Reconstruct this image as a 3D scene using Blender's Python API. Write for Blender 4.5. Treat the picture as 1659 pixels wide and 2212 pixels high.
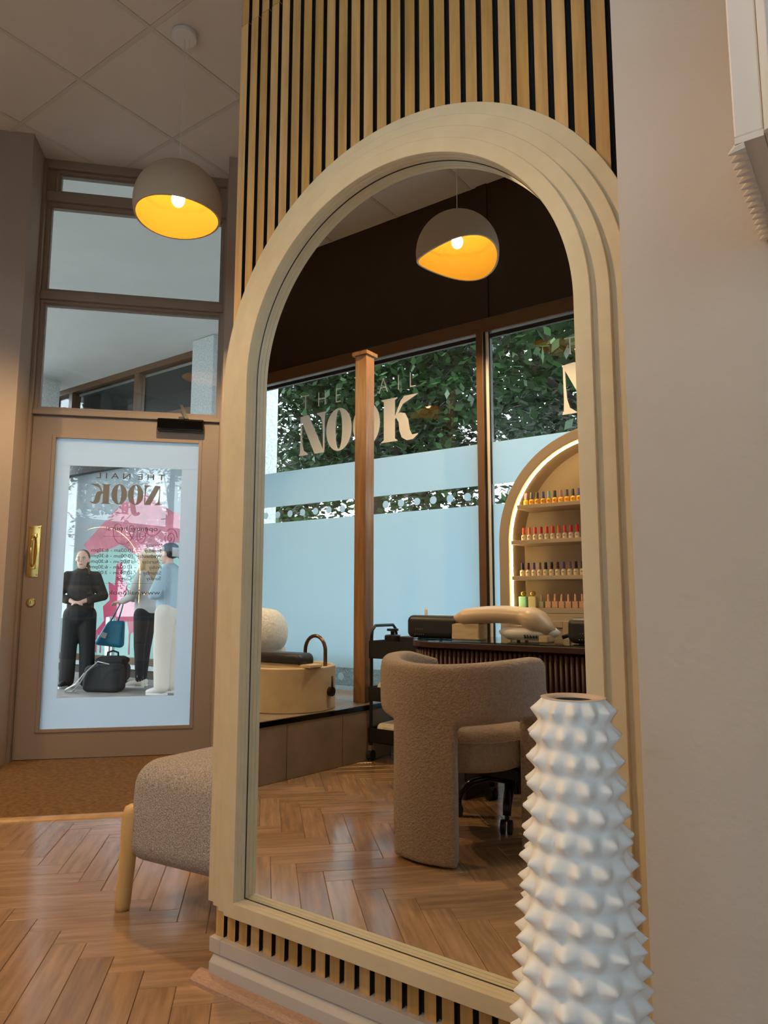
import bpy, bmesh, math, random
from mathutils import Vector, Matrix
random.seed(11)
for o in list(bpy.data.objects): bpy.data.objects.remove(o)
SC = bpy.context.scene
COL = SC.collection
pi = math.pi
rad = math.radians

# ------------------------------------------------------------ camera, world, exposure
cam_d = bpy.data.cameras.new('camera'); cam = bpy.data.objects.new('camera', cam_d); COL.objects.link(cam)
yaw, pitch, roll = rad(-35.4919), rad(7.126), rad(0.0759)
fw = Vector((math.sin(yaw)*math.cos(pitch), math.cos(yaw)*math.cos(pitch), math.sin(pitch)))
rt = Vector((math.cos(yaw), -math.sin(yaw), 0)); up = rt.cross(fw)
r2 = rt*math.cos(roll)+up*math.sin(roll); u2 = up*math.cos(roll)-rt*math.sin(roll)
cam.matrix_world = Matrix(((r2.x, u2.x, -fw.x, 1.4035), (r2.y, u2.y, -fw.y, -1.2648), (r2.z, u2.z, -fw.z, 0.905), (0, 0, 0, 1)))
cam_d.sensor_fit = 'VERTICAL'; cam_d.sensor_height = 24.0; cam_d.lens = 1534/2212*24.0
cam_d.clip_start = 0.02; cam_d.clip_end = 200
SC.camera = cam

wd = bpy.data.worlds.new('overcast_sky'); SC.world = wd; wd.use_nodes = True
wd.node_tree.nodes['Background'].inputs[0].default_value = (0.80, 0.90, 1.0, 1)
wd.node_tree.nodes['Background'].inputs[1].default_value = 6.0
SC.view_settings.view_transform = 'Standard'; SC.view_settings.look = 'None'
SC.view_settings.gamma = 1.0; SC.view_settings.use_curve_mapping = False
SC.view_settings.exposure = 0.5
LAMP = 1900.0          # bulb emission strength
LED = 34.0

# ------------------------------------------------------------ mesh helper
class G:
    def __init__(s): s.v = []; s.f = []
    def add(s, v, f):
        n = len(s.v); s.v += [tuple(p) for p in v]; s.f += [tuple(i+n for i in q) for q in f]; return s
    def box(s, x0, x1, y0, y1, z0, z1):
        return s.add([(x0,y0,z0),(x1,y0,z0),(x1,y1,z0),(x0,y1,z0),(x0,y0,z1),(x1,y0,z1),(x1,y1,z1),(x0,y1,z1)],
                     [(0,3,2,1),(4,5,6,7),(0,1,5,4),(1,2,6,5),(2,3,7,6),(3,0,4,7)])
    def rbox(s, x0, x1, y0, y1, z0, z1, r, k=3):
        c = Vector(((x0+x1)/2,(y0+y1)/2,(z0+z1)/2)); h = Vector((abs(x1-x0)/2,abs(y1-y0)/2,abs(z1-z0)/2))
        r = min(r, h.x*.999, h.y*.999, h.z*.999); b = [h.x-r, h.y-r, h.z-r]
        sam = [(-1, -math.tan(pi/4*(1-i/k))) for i in range(k+1)]+[(1, math.tan(pi/4*i/k)) for i in range(k+1)]
        key = {}; V = []; F = []
        def vid(p):
            q = (round(p[0],5),round(p[1],5),round(p[2],5))
            if q not in key: key[q] = len(V); V.append(p)
            return key[q]
        for ax in range(3):
            a1, a2 = (ax+1)%3, (ax+2)%3
            for sg in (-1,1):
                idx = []
                for (su,tu) in sam:
                    row = []
                    for (sv,tv) in sam:
                        d = [0,0,0]; d[ax] = sg; d[a1] = tu; d[a2] = tv
                        d = Vector(d).normalized(); p = [0,0,0]
                        p[ax] = sg*b[ax]+r*d[ax]; p[a1] = su*b[a1]+r*d[a1]; p[a2] = sv*b[a2]+r*d[a2]
                        row.append(vid((p[0]+c.x,p[1]+c.y,p[2]+c.z)))
                    idx.append(row)
                for i in range(len(sam)-1):
                    for j in range(len(sam)-1):
                        q = (idx[i][j],idx[i+1][j],idx[i+1][j+1],idx[i][j+1])
                        if len(set(q)) == 4: F.append(q if sg > 0 else q[::-1])
        return s.add(V, F)
    def tube(s, pts, r, n=10, caps=True, flat=1.0):
        pts = [Vector(p) for p in pts]; m = len(pts)
        rs = r if isinstance(r,(list,tuple)) else [r]*m
        V = []; F = []; prev = None
        for i,p in enumerate(pts):
            t = (pts[min(i+1,m-1)]-pts[max(i-1,0)]).normalized()
            if prev is None:
                a = Vector((0,0,1)) if abs(t.z) < .9 else Vector((1,0,0)); u = t.cross(a).normalized()
            else: u = (prev-t*prev.dot(t)).normalized()
            prev = u; w = t.cross(u)
            for k in range(n):
                an = 2*pi*k/n; V.append(p+u*math.cos(an)*rs[i]+w*math.sin(an)*rs[i]*flat)
        for i in range(m-1):
            for k in range(n):
                F.append((i*n+k, i*n+(k+1)%n, (i+1)*n+(k+1)%n, (i+1)*n+k))
        if caps: F += [tuple(range(n))[::-1], tuple(range((m-1)*n, m*n))]
        return s.add(V, F)
    def cyl(s, p0, p1, r0, r1=None, n=20): return s.tube([p0,p1],[r0,r0 if r1 is None else r1],n)
    def lathe(s, prof, n=32, c=(0,0,0), cap=True):
        V = []; F = []
        for (r,z) in prof:
            for k in range(n):
                a = 2*pi*k/n; V.append((c[0]+r*math.cos(a), c[1]+r*math.sin(a), c[2]+z))
        for i in range(len(prof)-1):
            for k in range(n): F.append((i*n+k, i*n+(k+1)%n, (i+1)*n+(k+1)%n, (i+1)*n+k))
        if cap: F += [tuple(range(n))[::-1], tuple(range((len(prof)-1)*n, len(prof)*n))]
        return s.add(V, F)
    def _m(s, p, h, ax): return (p[0],h,p[1]) if ax == 'y' else ((p[0],p[1],h) if ax == 'z' else (h,p[0],p[1]))
    def prism(s, poly, a, b, ax='z'):
        n = len(poly); V = [s._m(p,a,ax) for p in poly]+[s._m(p,b,ax) for p in poly]
        return s.add(V, [tuple(range(n))[::-1], tuple(range(n,2*n))]+[(i,(i+1)%n,n+(i+1)%n,n+i) for i in range(n)])
    def ring(s, outer, inner, a, b, ax='z'):
        n = len(outer); V = []
        for h in (a,b): V += [s._m(p,h,ax) for p in outer]+[s._m(p,h,ax) for p in inner]
        F = []
        for i in range(n):
            j = (i+1)%n
            F += [(i,j,n+j,n+i),(2*n+i,3*n+i,3*n+j,2*n+j),(i,2*n+i,2*n+j,j),(n+i,n+j,3*n+j,3*n+i)]
        return s.add(V, F)
    def ell(s, c, r, n=16, m=10):
        c = Vector(c); r = (r,r,r) if not isinstance(r,(tuple,list)) else r; V = [(c.x,c.y,c.z-r[2])]; F = []
        for i in range(1,m):
            t = -pi/2+pi*i/m
            for k in range(n):
                a = 2*pi*k/n; V.append((c.x+r[0]*math.cos(t)*math.cos(a), c.y+r[1]*math.cos(t)*math.sin(a), c.z+r[2]*math.sin(t)))
        V.append((c.x,c.y,c.z+r[2])); L = len(V)-1
        for k in range(n):
            F.append((0,1+(k+1)%n,1+k)); F.append((L,1+(m-2)*n+k,1+(m-2)*n+(k+1)%n))
            for i in range(m-2): F.append((1+i*n+k,1+i*n+(k+1)%n,1+(i+1)*n+(k+1)%n,1+(i+1)*n+k))
        return s.add(V, F)
    def caps(s, p0, p1, r0, r1=None, n=12):
        r1 = r0 if r1 is None else r1; s.tube([p0,p1],[r0,r1],n); s.ell(p0,r0,n,8); return s.ell(p1,r1,n,8)
    def xf(s, fn): s.v = [tuple(fn(Vector(p))) for p in s.v]; return s

def mesh_of(name, g, recalc=True):
    me = bpy.data.meshes.new(name); me.from_pydata(g.v, [], g.f)
    if recalc:
        bm = bmesh.new(); bm.from_mesh(me); bmesh.ops.recalc_face_normals(bm, faces=bm.faces); bm.to_mesh(me); bm.free()
    return me
def obj(name, g, m, parent=None, smooth=False, bevel=0, remesh=0, sm=4, kind=None, label=None, disp=None):
    me = g if isinstance(g, bpy.types.Mesh) else mesh_of(name, g)
    o = bpy.data.objects.new(name, me); COL.objects.link(o)
    if remesh:
        md = o.modifiers.new('r','REMESH'); md.mode = 'VOXEL'; md.voxel_size = remesh
        if sm: s2 = o.modifiers.new('s','SMOOTH'); s2.iterations = sm; s2.factor = .5
        dg = bpy.context.evaluated_depsgraph_get(); nm = bpy.data.meshes.new_from_object(o.evaluated_get(dg))
        o.modifiers.clear(); o.data = nm; me = nm; smooth = True
    if bevel:
        b = o.modifiers.new('b','BEVEL'); b.width = bevel; b.segments = 2; b.limit_method = 'ANGLE'; b.angle_limit = rad(40)
    me.materials.clear(); me.materials.append(m)
    if smooth:
        for p in me.polygons: p.use_smooth = True
        if smooth == 'auto':
            bm = bmesh.new(); bm.from_mesh(me)
            for e in bm.edges:
                if len(e.link_faces) == 2 and e.calc_face_angle(0) > rad(38): e.smooth = False
            bm.to_mesh(me); bm.free()
    if parent is not None: o.parent = parent
    if kind: o['kind'] = kind
    if label: o['label'] = label
    return o
def thing(name, label, cat, loc=(0,0,0), rz=0, group=None):
    o = bpy.data.objects.new(name, None); COL.objects.link(o); o.location = loc; o.rotation_euler = (0,0,rz)
    o['label'] = label; o['category'] = cat; o.empty_display_size = .05
    if group: o['group'] = group
    return o
def tag(o, label, cat, group=None):
    o['label'] = label; o['category'] = cat
    if group: o['group'] = group
    return o
def struct(o): o['kind'] = 'structure'; return o
def sempty(name, loc=(0,0,0)):
    o = bpy.data.objects.new(name, None); COL.objects.link(o); o.location = loc; o['kind'] = 'structure'; return o
def dup(root, loc, rz=None, label=None, group=None, mats=None):
    r = root.copy(); COL.objects.link(r); r.location = loc
    if rz is not None: r.rotation_euler = (0,0,rz)
    if label: r['label'] = label
    if group: r['group'] = group
    for ch in list(root.children):
        c = ch.copy(); COL.objects.link(c); c.parent = r
        for g in list(ch.children):
            d = g.copy(); COL.objects.link(d); d.parent = c
    return r
def child(o, nm, data, m=None):
    c = bpy.data.objects.new(nm, data); COL.objects.link(c); c.parent = o; return c

# ------------------------------------------------------------ materials
def mat(name, col, rough=.5, metal=0, var=None, bump=None, coat=0, spec=.5, emit=None, es=0, obj_rand=0, isl_rand=0, sheen=0):
    """var=(scale, amount, (sx,sy,sz)) colour mottling ; bump=(scale,strength)"""
    m = bpy.data.materials.new(name); m.use_nodes = True; nt = m.node_tree; p = nt.nodes['Principled BSDF']
    p.inputs['Roughness'].default_value = rough; p.inputs['Metallic'].default_value = metal
    p.inputs['Specular IOR Level'].default_value = spec; p.inputs['Coat Weight'].default_value = coat; p.inputs['Coat Roughness'].default_value = .12
    p.inputs['Base Color'].default_value = (*col,1)
    if sheen: p.inputs['Sheen Weight'].default_value = sheen
    L = nt.links.new; N = nt.nodes.new
    src = None
    tc = N('ShaderNodeTexCoord')
    if var:
        mp = N('ShaderNodeMapping'); L(tc.outputs['Object'], mp.inputs['Vector'])
        mp.inputs['Scale'].default_value = var[2] if len(var) > 2 else (1,1,1)
        if obj_rand or isl_rand:
            ob = N('ShaderNodeObjectInfo') if obj_rand else N('ShaderNodeNewGeometry')
            ro = ob.outputs['Random'] if obj_rand else ob.outputs['Random Per Island']
            mm = N('ShaderNodeMath'); mm.operation = 'MULTIPLY'; mm.inputs[1].default_value = 37.0; L(ro, mm.inputs[0])
            L(mm.outputs[0], mp.inputs['Location'])
        nz = N('ShaderNodeTexNoise'); nz.inputs['Scale'].default_value = var[0]; nz.inputs['Detail'].default_value = 6; nz.inputs['Roughness'].default_value = .6
        L(mp.outputs[0], nz.inputs['Vector'])
        cr = N('ShaderNodeValToRGB'); a = var[1]
        cr.color_ramp.elements[0].position = .32; cr.color_ramp.elements[1].position = .68
        cr.color_ramp.elements[0].color = (*[c*(1-a) for c in col],1); cr.color_ramp.elements[1].color = (*[min(1,c*(1+a)) for c in col],1)
        L(nz.outputs['Fac'], cr.inputs['Fac']); src = cr.outputs['Color']
    rnd = obj_rand or isl_rand
    if rnd:
        ob = N('ShaderNodeObjectInfo') if obj_rand else N('ShaderNodeNewGeometry')
        ro = ob.outputs['Random'] if obj_rand else ob.outputs['Random Per Island']
        mr = N('ShaderNodeMapRange'); mr.inputs['To Min'].default_value = 1-rnd; mr.inputs['To Max'].default_value = 1+rnd; L(ro, mr.inputs['Value'])
        hs = N('ShaderNodeHueSaturation'); L(mr.outputs[0], hs.inputs['Value'])
        m2 = N('ShaderNodeMapRange'); m2.inputs['To Min'].default_value = 1.05; m2.inputs['To Max'].default_value = .94; L(ro, m2.inputs['Value']); L(m2.outputs[0], hs.inputs['Saturation'])
        if src is None: hs.inputs['Color'].default_value = (*col,1)
        else: L(src, hs.inputs['Color'])
        src = hs.outputs['Color']
    if src is not None: L(src, p.inputs['Base Color'])
    if bump:
        nb = N('ShaderNodeTexNoise'); nb.inputs['Scale'].default_value = bump[0]; nb.inputs['Detail'].default_value = 4
        if len(bump) > 2:
            mb = N('ShaderNodeMapping'); L(tc.outputs['Object'], mb.inputs['Vector']); mb.inputs['Scale'].default_value = bump[2]; L(mb.outputs[0], nb.inputs['Vector'])
        else: L(tc.outputs['Object'], nb.inputs['Vector'])
        bp = N('ShaderNodeBump'); bp.inputs['Strength'].default_value = bump[1]; bp.inputs['Distance'].default_value = .01
        L(nb.outputs['Fac'], bp.inputs['Height']); L(bp.outputs['Normal'], p.inputs['Normal'])
    if emit:
        p.inputs['Emission Color'].default_value = (*emit,1); p.inputs['Emission Strength'].default_value = es
    return m
def glass_mat(name, tint=(.96,.98,.97), refl=1.0):
    m = bpy.data.materials.new(name); m.use_nodes = True; nt = m.node_tree; nt.nodes.remove(nt.nodes['Principled BSDF'])
    out = nt.nodes['Material Output']; tr = nt.nodes.new('ShaderNodeBsdfTransparent'); gl = nt.nodes.new('ShaderNodeBsdfGlossy')
    tr.inputs[0].default_value = (*tint,1); gl.inputs['Roughness'].default_value = 0.0
    fr = nt.nodes.new('ShaderNodeFresnel'); ge = nt.nodes.new('ShaderNodeNewGeometry'); mr = nt.nodes.new('ShaderNodeMapRange')
    mr.inputs['To Min'].default_value = 1.5; mr.inputs['To Max'].default_value = 1/1.5; nt.links.new(ge.outputs['Backfacing'], mr.inputs['Value']); nt.links.new(mr.outputs[0], fr.inputs[0])
    mu = nt.nodes.new('ShaderNodeMath'); mu.operation = 'MULTIPLY'; mu.inputs[1].default_value = refl; nt.links.new(fr.outputs[0], mu.inputs[0])
    mx = nt.nodes.new('ShaderNodeMixShader'); nt.links.new(mu.outputs[0], mx.inputs[0]); nt.links.new(tr.outputs[0], mx.inputs[1]); nt.links.new(gl.outputs[0], mx.inputs[2])
    nt.links.new(mx.outputs[0], out.inputs[0]); return m
def film_mat(name, col, trans=.7, clear=0, tk=1.0):
    m = bpy.data.materials.new(name); m.use_nodes = True; nt = m.node_tree; nt.nodes.remove(nt.nodes['Principled BSDF'])
    out = nt.nodes['Material Output']; d = nt.nodes.new('ShaderNodeBsdfDiffuse'); t = nt.nodes.new('ShaderNodeBsdfTranslucent')
    d.inputs[0].default_value = (*col,1); t.inputs[0].default_value = (*[c*tk for c in col],1)
    mx = nt.nodes.new('ShaderNodeMixShader'); mx.inputs[0].default_value = trans
    nt.links.new(d.outputs[0], mx.inputs[1]); nt.links.new(t.outputs[0], mx.inputs[2]); sh = mx.outputs[0]
    if clear:
        tp = nt.nodes.new('ShaderNodeBsdfTransparent'); m2 = nt.nodes.new('ShaderNodeMixShader'); m2.inputs[0].default_value = clear
        nt.links.new(sh, m2.inputs[1]); nt.links.new(tp.outputs[0], m2.inputs[2]); sh = m2.outputs[0]
    nt.links.new(sh, out.inputs[0]); return m
def glow_mat(name, col, s):
    m = bpy.data.materials.new(name); m.use_nodes = True; nt = m.node_tree; nt.nodes.remove(nt.nodes['Principled BSDF'])
    e = nt.nodes.new('ShaderNodeEmission'); e.inputs[0].default_value = (*col,1); e.inputs[1].default_value = s
    nt.links.new(e.outputs[0], nt.nodes['Material Output'].inputs[0]); return m

M = {}
M['plaster'] = mat('taupe_plaster', (.56,.49,.43), .85, bump=(60,.12), var=(1.5,.03))
M['plaster2'] = mat('taupe_wall_paint', (.37,.30,.245), .8, bump=(60,.08))
M['doorpaint'] = mat('taupe_door_paint', (.27,.21,.165), .5, bump=(40,.04))
M['skirt'] = mat('grey_taupe_gloss_paint', (.55,.49,.44), .45, bump=(30,.05))
M['frame'] = mat('sand_painted_frame', (.66,.545,.355), .42, var=(14,.05), bump=(45,.05))
M['slat'] = mat('oak_veneer_slat', (.56,.315,.105), .45, var=(3.0,.22,(14,14,1.1)), bump=(9,.08,(30,30,1.5)), obj_rand=.12)
M['felt'] = mat('black_felt', (.006,.006,.006), .95)
M['felt_edge'] = mat('black_slat_core', (.008,.007,.006), .8)
M['mirror'] = mat('mirror_silvering', (.90,.92,.90), 0.0, 1.0)
M['block'] = mat('oak_floor_block', (.36,.215,.115), .26, var=(4.0,.26,(1.1,11,3)), bump=(6,.05,(3,24,3)), coat=.9, obj_rand=.15)
M['block2'] = mat('oak_floor_block_far', (.36,.215,.115), .26, var=(4.0,.22,(4,4,4)), bump=(6,.01), coat=.9, isl_rand=.15)
M['subfloor'] = mat('dark_joint', (.05,.03,.018), .9)
M['oaktrim'] = mat('oak_trim', (.50,.30,.13), .35, var=(5,.2,(4,1,4)), coat=.3)
M['redtrim'] = mat('reddish_wood_bead', (.42,.25,.17), .5, var=(30,.25,(3,20,20)))
M['coir'] = mat('coir_matting', (.20,.105,.035), .98, var=(45,.35), bump=(160,.9))
M['tile'] = mat('ceiling_tile_face', (.72,.68,.62), .95, bump=(220,.12), var=(2,.03))
M['tbar'] = mat('white_ceiling_bar', (.62,.59,.53), .6)
M['brown'] = mat('dark_brown_frame', (.030,.014,.006), .4, var=(6,.15,(1,1,.3)))
M['brown2'] = mat('mid_brown_trim', (.13,.062,.024), .4)
M['black'] = mat('black_metal', (.012,.012,.013), .35)
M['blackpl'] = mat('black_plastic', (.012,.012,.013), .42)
M['blackgl'] = mat('gloss_black', (.004,.004,.004), .06)
M['rubber'] = mat('black_rubber', (.012,.012,.012), .8)
M['chrome'] = mat('chrome', (.8,.8,.8), .12, 1)
M['steel'] = mat('brushed_steel', (.62,.62,.60), .28, 1)
M['brass'] = mat('polished_brass', (.80,.58,.20), .14, 1, var=(25,.12))
M['bronze'] = mat('dark_bronze', (.20,.12,.07), .28, 1)
M['glass'] = glass_mat('clear_glass', refl=.8)
M['film'] = film_mat('frosted_film', (.70,.86,.94), .75, tk=.80)
M['filmdoor'] = film_mat('frosted_door_film', (.78,.87,.95), .80, tk=1.0)
M['vinyl'] = film_mat('taupe_vinyl', (.80,.77,.72), .35)
M['vinylg'] = film_mat('grey_vinyl', (.25,.23,.20), .35, .25)
M['vinylk'] = mat('dark_vinyl', (.05,.05,.05), .5)
M['shade'] = mat('taupe_concrete_shade', (.50,.41,.31), .7, bump=(50,.12))
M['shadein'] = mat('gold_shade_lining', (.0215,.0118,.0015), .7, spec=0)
M['bulb'] = glow_mat('warm_bulb', (1.0,.66,.32), LAMP)
M['white'] = mat('white_plastic', (.75,.73,.70), .4)
M['whitepaint'] = mat('white_gloss_paint', (.72,.66,.60), .45)
M['vase'] = mat('matt_white_ceramic', (.88,.87,.86), .42, bump=(80,.03))
M['clay'] = mat('unglazed_rim', (.66,.50,.38), .8)
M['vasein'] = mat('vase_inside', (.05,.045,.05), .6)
M['boucle'] = mat('taupe_boucle', (.33,.235,.17), .95, var=(90,.16), bump=(140,1.0), sheen=.3)
M['cream'] = mat('cream_boucle', (.80,.73,.62), .95, var=(30,.06), bump=(55,1.0), sheen=.3)
M['tweed'] = mat('grey_beige_tweed', (.44,.39,.355), .95, var=(230,.62), bump=(230,.9), sheen=.2)
M['beech'] = mat('honey_beech', (.66,.42,.17), .4, var=(5,.12,(6,6,1)))
M['post'] = mat('pine_post', (.25,.125,.045), .5, var=(3,.38,(12,12,.8)))
M['stone'] = mat('travertine_basin', (.58,.45,.28), .5, var=(5,.16))
M['ptile'] = mat('taupe_porcelain_tile', (.26,.205,.155), .35, var=(7,.16), bump=(40,.03))
M['grout'] = mat('pale_grout', (.55,.45,.32), .9)
M['leather'] = mat('black_leather', (.018,.017,.02), .42, bump=(90,.15))
M['tambour'] = mat('oxblood_tambour', (.034,.0075,.006), .5)
M['glasstop'] = glass_mat('green_tint_glass', (.80,.93,.90), 1.2)
M['beigeleather'] = mat('beige_leather', (.62,.48,.33), .35, bump=(120,.06))
M['ash'] = mat('pale_ash', (.62,.47,.30), .5, var=(5,.15,(2,9,9)))
M['cabinet'] = mat('taupe_cabinet', (.42,.34,.255), .5)
M['led'] = glow_mat('warm_led', (1.0,.66,.28), LED)
M['pink'] = mat('pink_skin', (.72,.46,.36), .55)
print('materials ok')

YM = -.0135
def ry(yv): return 2*YM-yv      # where a thing stands that the mirror shows yv behind its glass

# ============================================================ ROOM SHELL
CEIL = 3.645
# --- floor with herringbone blocks
FX0, FX1, FY0, FY1 = -3.6, 3.7, -2.95, 2.75
g = G().box(FX0, FX1, FY0, FY1, -.10, -.0035)
floor = struct(obj('floor', g, M['subfloor']))
bw, bl, gap = .0872, .396, .0011
# small chamfer: lower ring at -e
def block_g(lx, ly, h=.012, e=.0010):
    a, b = lx/2, ly/2; V = []
    for (ix,iz) in ((0,-h),(0,-e),(e,0)):
        V += [(-a+ix,-b+ix,iz),(a-ix,-b+ix,iz),(a-ix,b-ix,iz),(-a+ix,b-ix,iz)]
    F = [(3,2,1,0),(8,9,10,11)]
    for k in (0,4):
        for i in range(4): F.append((k+i,k+(i+1)%4,k+4+(i+1)%4,k+4+i))
    return G().add(V,F)
block_me = mesh_of('floor_block', block_g(bl-gap, bw-gap)); block_me.materials.append(M['block'])
# plan: everything inside the room and not on the mat
ph = rad(46.5); E_ = Vector((math.cos(ph), math.sin(ph), 0)); NI = Vector((E_.y, -E_.x, 0)); DC = Vector((-2.363, 1.307, 0))
MATD = 1.20
def on_floor(x, y):
    if not (FX0 < x < FX1 and FY0+.15 < y < FY1): return False
    q = Vector((x,y,0))-DC; d = q.dot(NI); s_ = q.dot(E_)
    if d < MATD-.22 and s_ < 1.6: return False
    if .12 < x < 3.6 and y > .2: return False
    if x < -1.34 and y < -1.05: return False
    return True
c45 = math.sqrt(.5); X0, Y0 = -.352, -.14
blocks = []
for n in range(-80, 80):
    for k in range(-14, 14):
        for typ in (0,1):
            if typ == 0: u, v = n*bw+k*bl+bl/2, n*bw-k*bl+bw/2; rot = -pi/4
            else: u, v = n*bw-bw/2+k*bl, n*bw-k*bl+bl/2; rot = pi/4
            x = X0+c45*(u+v); y = Y0+c45*(v-u)
            if on_floor(x, y): blocks.append((x,y,rot))
def fscore(b):
    x, y = b[0], b[1]
    d1 = math.hypot(x+.55, y-.05); d2 = math.hypot((x-.1)*.9, y+.75)
    return min(d1, d2)
blocks.sort(key=fscore)
for (x,y,r) in blocks[:298]:
    o = child(floor, 'floor_block', block_me); o.location = (x,y,random.uniform(-.0004,.0002)); o.rotation_euler = (random.uniform(-.0012,.0012),random.uniform(-.0008,.0008),r)
gr = G(); bg = block_g(bl-gap, bw-gap)
for (x,y,r) in blocks[298:]:
    c_, s_ = math.cos(r), math.sin(r)
    gr.add([(x+c_*a-s_*b, y+s_*a+c_*b, z) for a,b,z in bg.v], bg.f)
obj('floor_block_field', gr, M['block2'], floor, kind='stuff')
# --- door mat and its trim
def dloc(s, d, z=0):   # s along the door, d into the room
    p = DC+E_*s+NI*d; return Vector((p.x,p.y,z))
P4 = [dloc(-.562,-.05), dloc(.562,-.05), dloc(.562,.282), dloc(1.45,.282), dloc(1.45,MATD-.03), dloc(-1.2,MATD-.03), dloc(-1.2,.296), dloc(-.562,.296)]
P4 = [(p.x,p.y) for p in P4]
tag(obj('door_mat', G().prism(P4, -.003, .0035), M['coir']), 'brown coir entrance matting let into the floor before the door', 'door mat')
g = G().add([tuple(dloc(s,d,z)) for s,d,z in ((-1.1,MATD-.03,-.003),(1.6,MATD-.03,-.003),(1.6,MATD+.012,-.003),(-1.1,MATD+.012,-.003),(-1.1,MATD-.026,.009),(1.6,MATD-.026,.009),(1.6,MATD+.004,.008),(-1.1,MATD+.004,.008))],
            [(0,3,2,1),(4,5,6,7),(0,1,5,4),(1,2,6,5),(2,3,7,6),(3,0,4,7)])
struct(obj('trim_1', g, M['oaktrim'], bevel=.002))

# --- ceiling: tiles on an exposed grid
def clip_door(P, off=-.02):    # keep the part of a plan polygon on the room side of the entrance wall
    R_ = []
    f = lambda p: (Vector((p[0],p[1],0))-DC).dot(NI)-off
    for a,b in zip(P,P[1:]+P[:1]):
        fa, fb = f(a), f(b)
        if fa >= 0: R_.append(a)
        if (fa >= 0) != (fb >= 0):
            t = fa/(fa-fb); R_.append((a[0]+(b[0]-a[0])*t, a[1]+(b[1]-a[1])*t))
    return R_
rect = lambda x0,x1,y0,y1: [(x0,y0),(x1,y0),(x1,y1),(x0,y1)]
ceiling = struct(obj('ceiling', G().prism(clip_door(rect(-3.9,3.9,-2.80,2.9),-.08), CEIL+.012, CEIL+.12), M['tbar']))
ts = .6; TX, TY = -1.323, .614
tile_me = mesh_of('ceiling_tile', block_g(ts-.022, ts-.022, .02, .003).xf(lambda p: Vector((p.x,p.y,-p.z)))); tile_me.materials.append(M['tile'])
for i in range(-4, 9):
    for j in range(-6, 4):
        x, y = TX+(i+.5)*ts, TY+(j+.5)*ts; h_ = ts/2-.011
        d_ = (Vector((x,y,0))-DC).dot(NI)
        if d_ > .45:
            o = child(ceiling, 'ceiling_tile', tile_me); o.location = (x, y, CEIL+.002)
        else:
            P_ = clip_door(rect(x-h_,x+h_,y-h_,y+h_))
            if len(P_) > 2: obj('ceiling_tile', G().prism(P_, CEIL+.004, CEIL+.02), M['tile'], ceiling)
for i in range(-4, 10):
    P_ = clip_door(rect(TX+i*ts-.0115, TX+i*ts+.0115, -2.8, 2.8))
    if len(P_) > 2: obj('grid_bar', G().prism(P_, CEIL, CEIL+.011), M['tbar'], ceiling)
for j in range(-6, 5):
    P_ = clip_door(rect(-3.8, 3.8, TY+j*ts-.0115, TY+j*ts+.0115))
    if len(P_) > 2: obj('cross_bar', G().prism(P_, CEIL+.001, CEIL+.011), M['tbar'], ceiling)

# --- pillar with slat cladding
XR = 1.0890
XP, YP = 1.0895, -.18     # proud plaster pier to the right of the slatted recess
pillar = struct(obj('wall_pillar', G().prism([(-.004,.0205),(XP,.0205),(XP,2.62),(-.004,2.62)], 0, CEIL+.01), M['plaster2']))
struct(obj('wall_pier', G().box(XP, 3.62, YP, 2.62, 0, CEIL+.01), M['plaster']))
struct(obj('baseboard_pier', G().box(XP+.001, 3.6, YP-.016, YP, 0, .10), M['skirt'], bevel=.003))
obj('felt_backing', G().box(-.012, XP-.001, .0112, .0203, .100, CEIL-.002), M['felt'], pillar)
slat_lo = mesh_of('slat', G().box(0,.027,0,.011,.0975,2.534)); slat_hi = mesh_of('slat_upper', G().box(0,.027,.001,.011,2.5365,CEIL-.001))
for me in (slat_lo, slat_hi):
    me.materials.append(M['slat']); me.materials.append(M['felt_edge'])
    for p_ in me.polygons: p_.material_index = 1 if abs(p_.normal.x) > .5 else 0
for i in range(27):
    o = child(pillar, 'slat', slat_lo); o.location = (i*.04,0,0)
    o = child(pillar, 'slat', slat_hi); o.location = (i*.04,0,0)
# skirting: cap strip in two lengths, splayed board, quarter bead
bb = struct(obj('baseboard_pillar', G().prism([(-.024,.018),(-.023,.046),(-.006,.0635),(.018,.0635),(.018,.0),(-.012,.0)], .004, XP-.001, 'x'), M['skirt'], bevel=.001))
obj('cap_strip', G().box(-.006,.0305,-.015,.018,.0645,.0975), M['skirt'], bb, bevel=.0012)
obj('cap_strip', G().box(.0315,XP-.001,-.015,.018,.0645,.0975), M['skirt'], bb, bevel=.0012)
obj('quarter_bead', G().prism([(-.052,.0),(-.050,.008),(-.040,.017),(-.024,.022),(-.016,.022),(-.016,0)], -.030, XP-.001, 'x'), M['redtrim'], bb)

# --- angled entrance wall, door reveal, other walls
def prism_sd(poly, z0, z1): return G().prism([tuple(dloc(s,d)[:2]) for s,d in poly], z0, z1)
wl = struct(obj('wall_left', prism_sd([(-.565,.28),(-.565,-.08),(-2.1,-.08),(-2.1,.28)], -.14, CEIL+.01), M['plaster2']))
struct(obj('baseboard_left', prism_sd([(-.562,.294),(-.562,.28),(-1.9,.28),(-1.9,.294)], 0, .11), M['skirt'], bevel=.003))
struct(obj('wall_entrance', prism_sd([(.565,.28),(.565,-.08),(2.1,-.08),(2.1,.28)], -.14, CEIL+.01), M['plaster2']))
pL = dloc(-1.75,.28); 
struct(obj('wall_side', G().box(-3.75,-3.55,-2.95,.1,-.14,CEIL+.01), M['plaster2']))
struct(obj('wall_back', G().box(-.95,3.75,2.62,2.82,-.14,CEIL+.01), M['plaster2']))
struct(obj('wall_right', G().box(3.6,3.8,-2.95,2.8,-.14,CEIL+.01), M['plaster2']))
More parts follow.
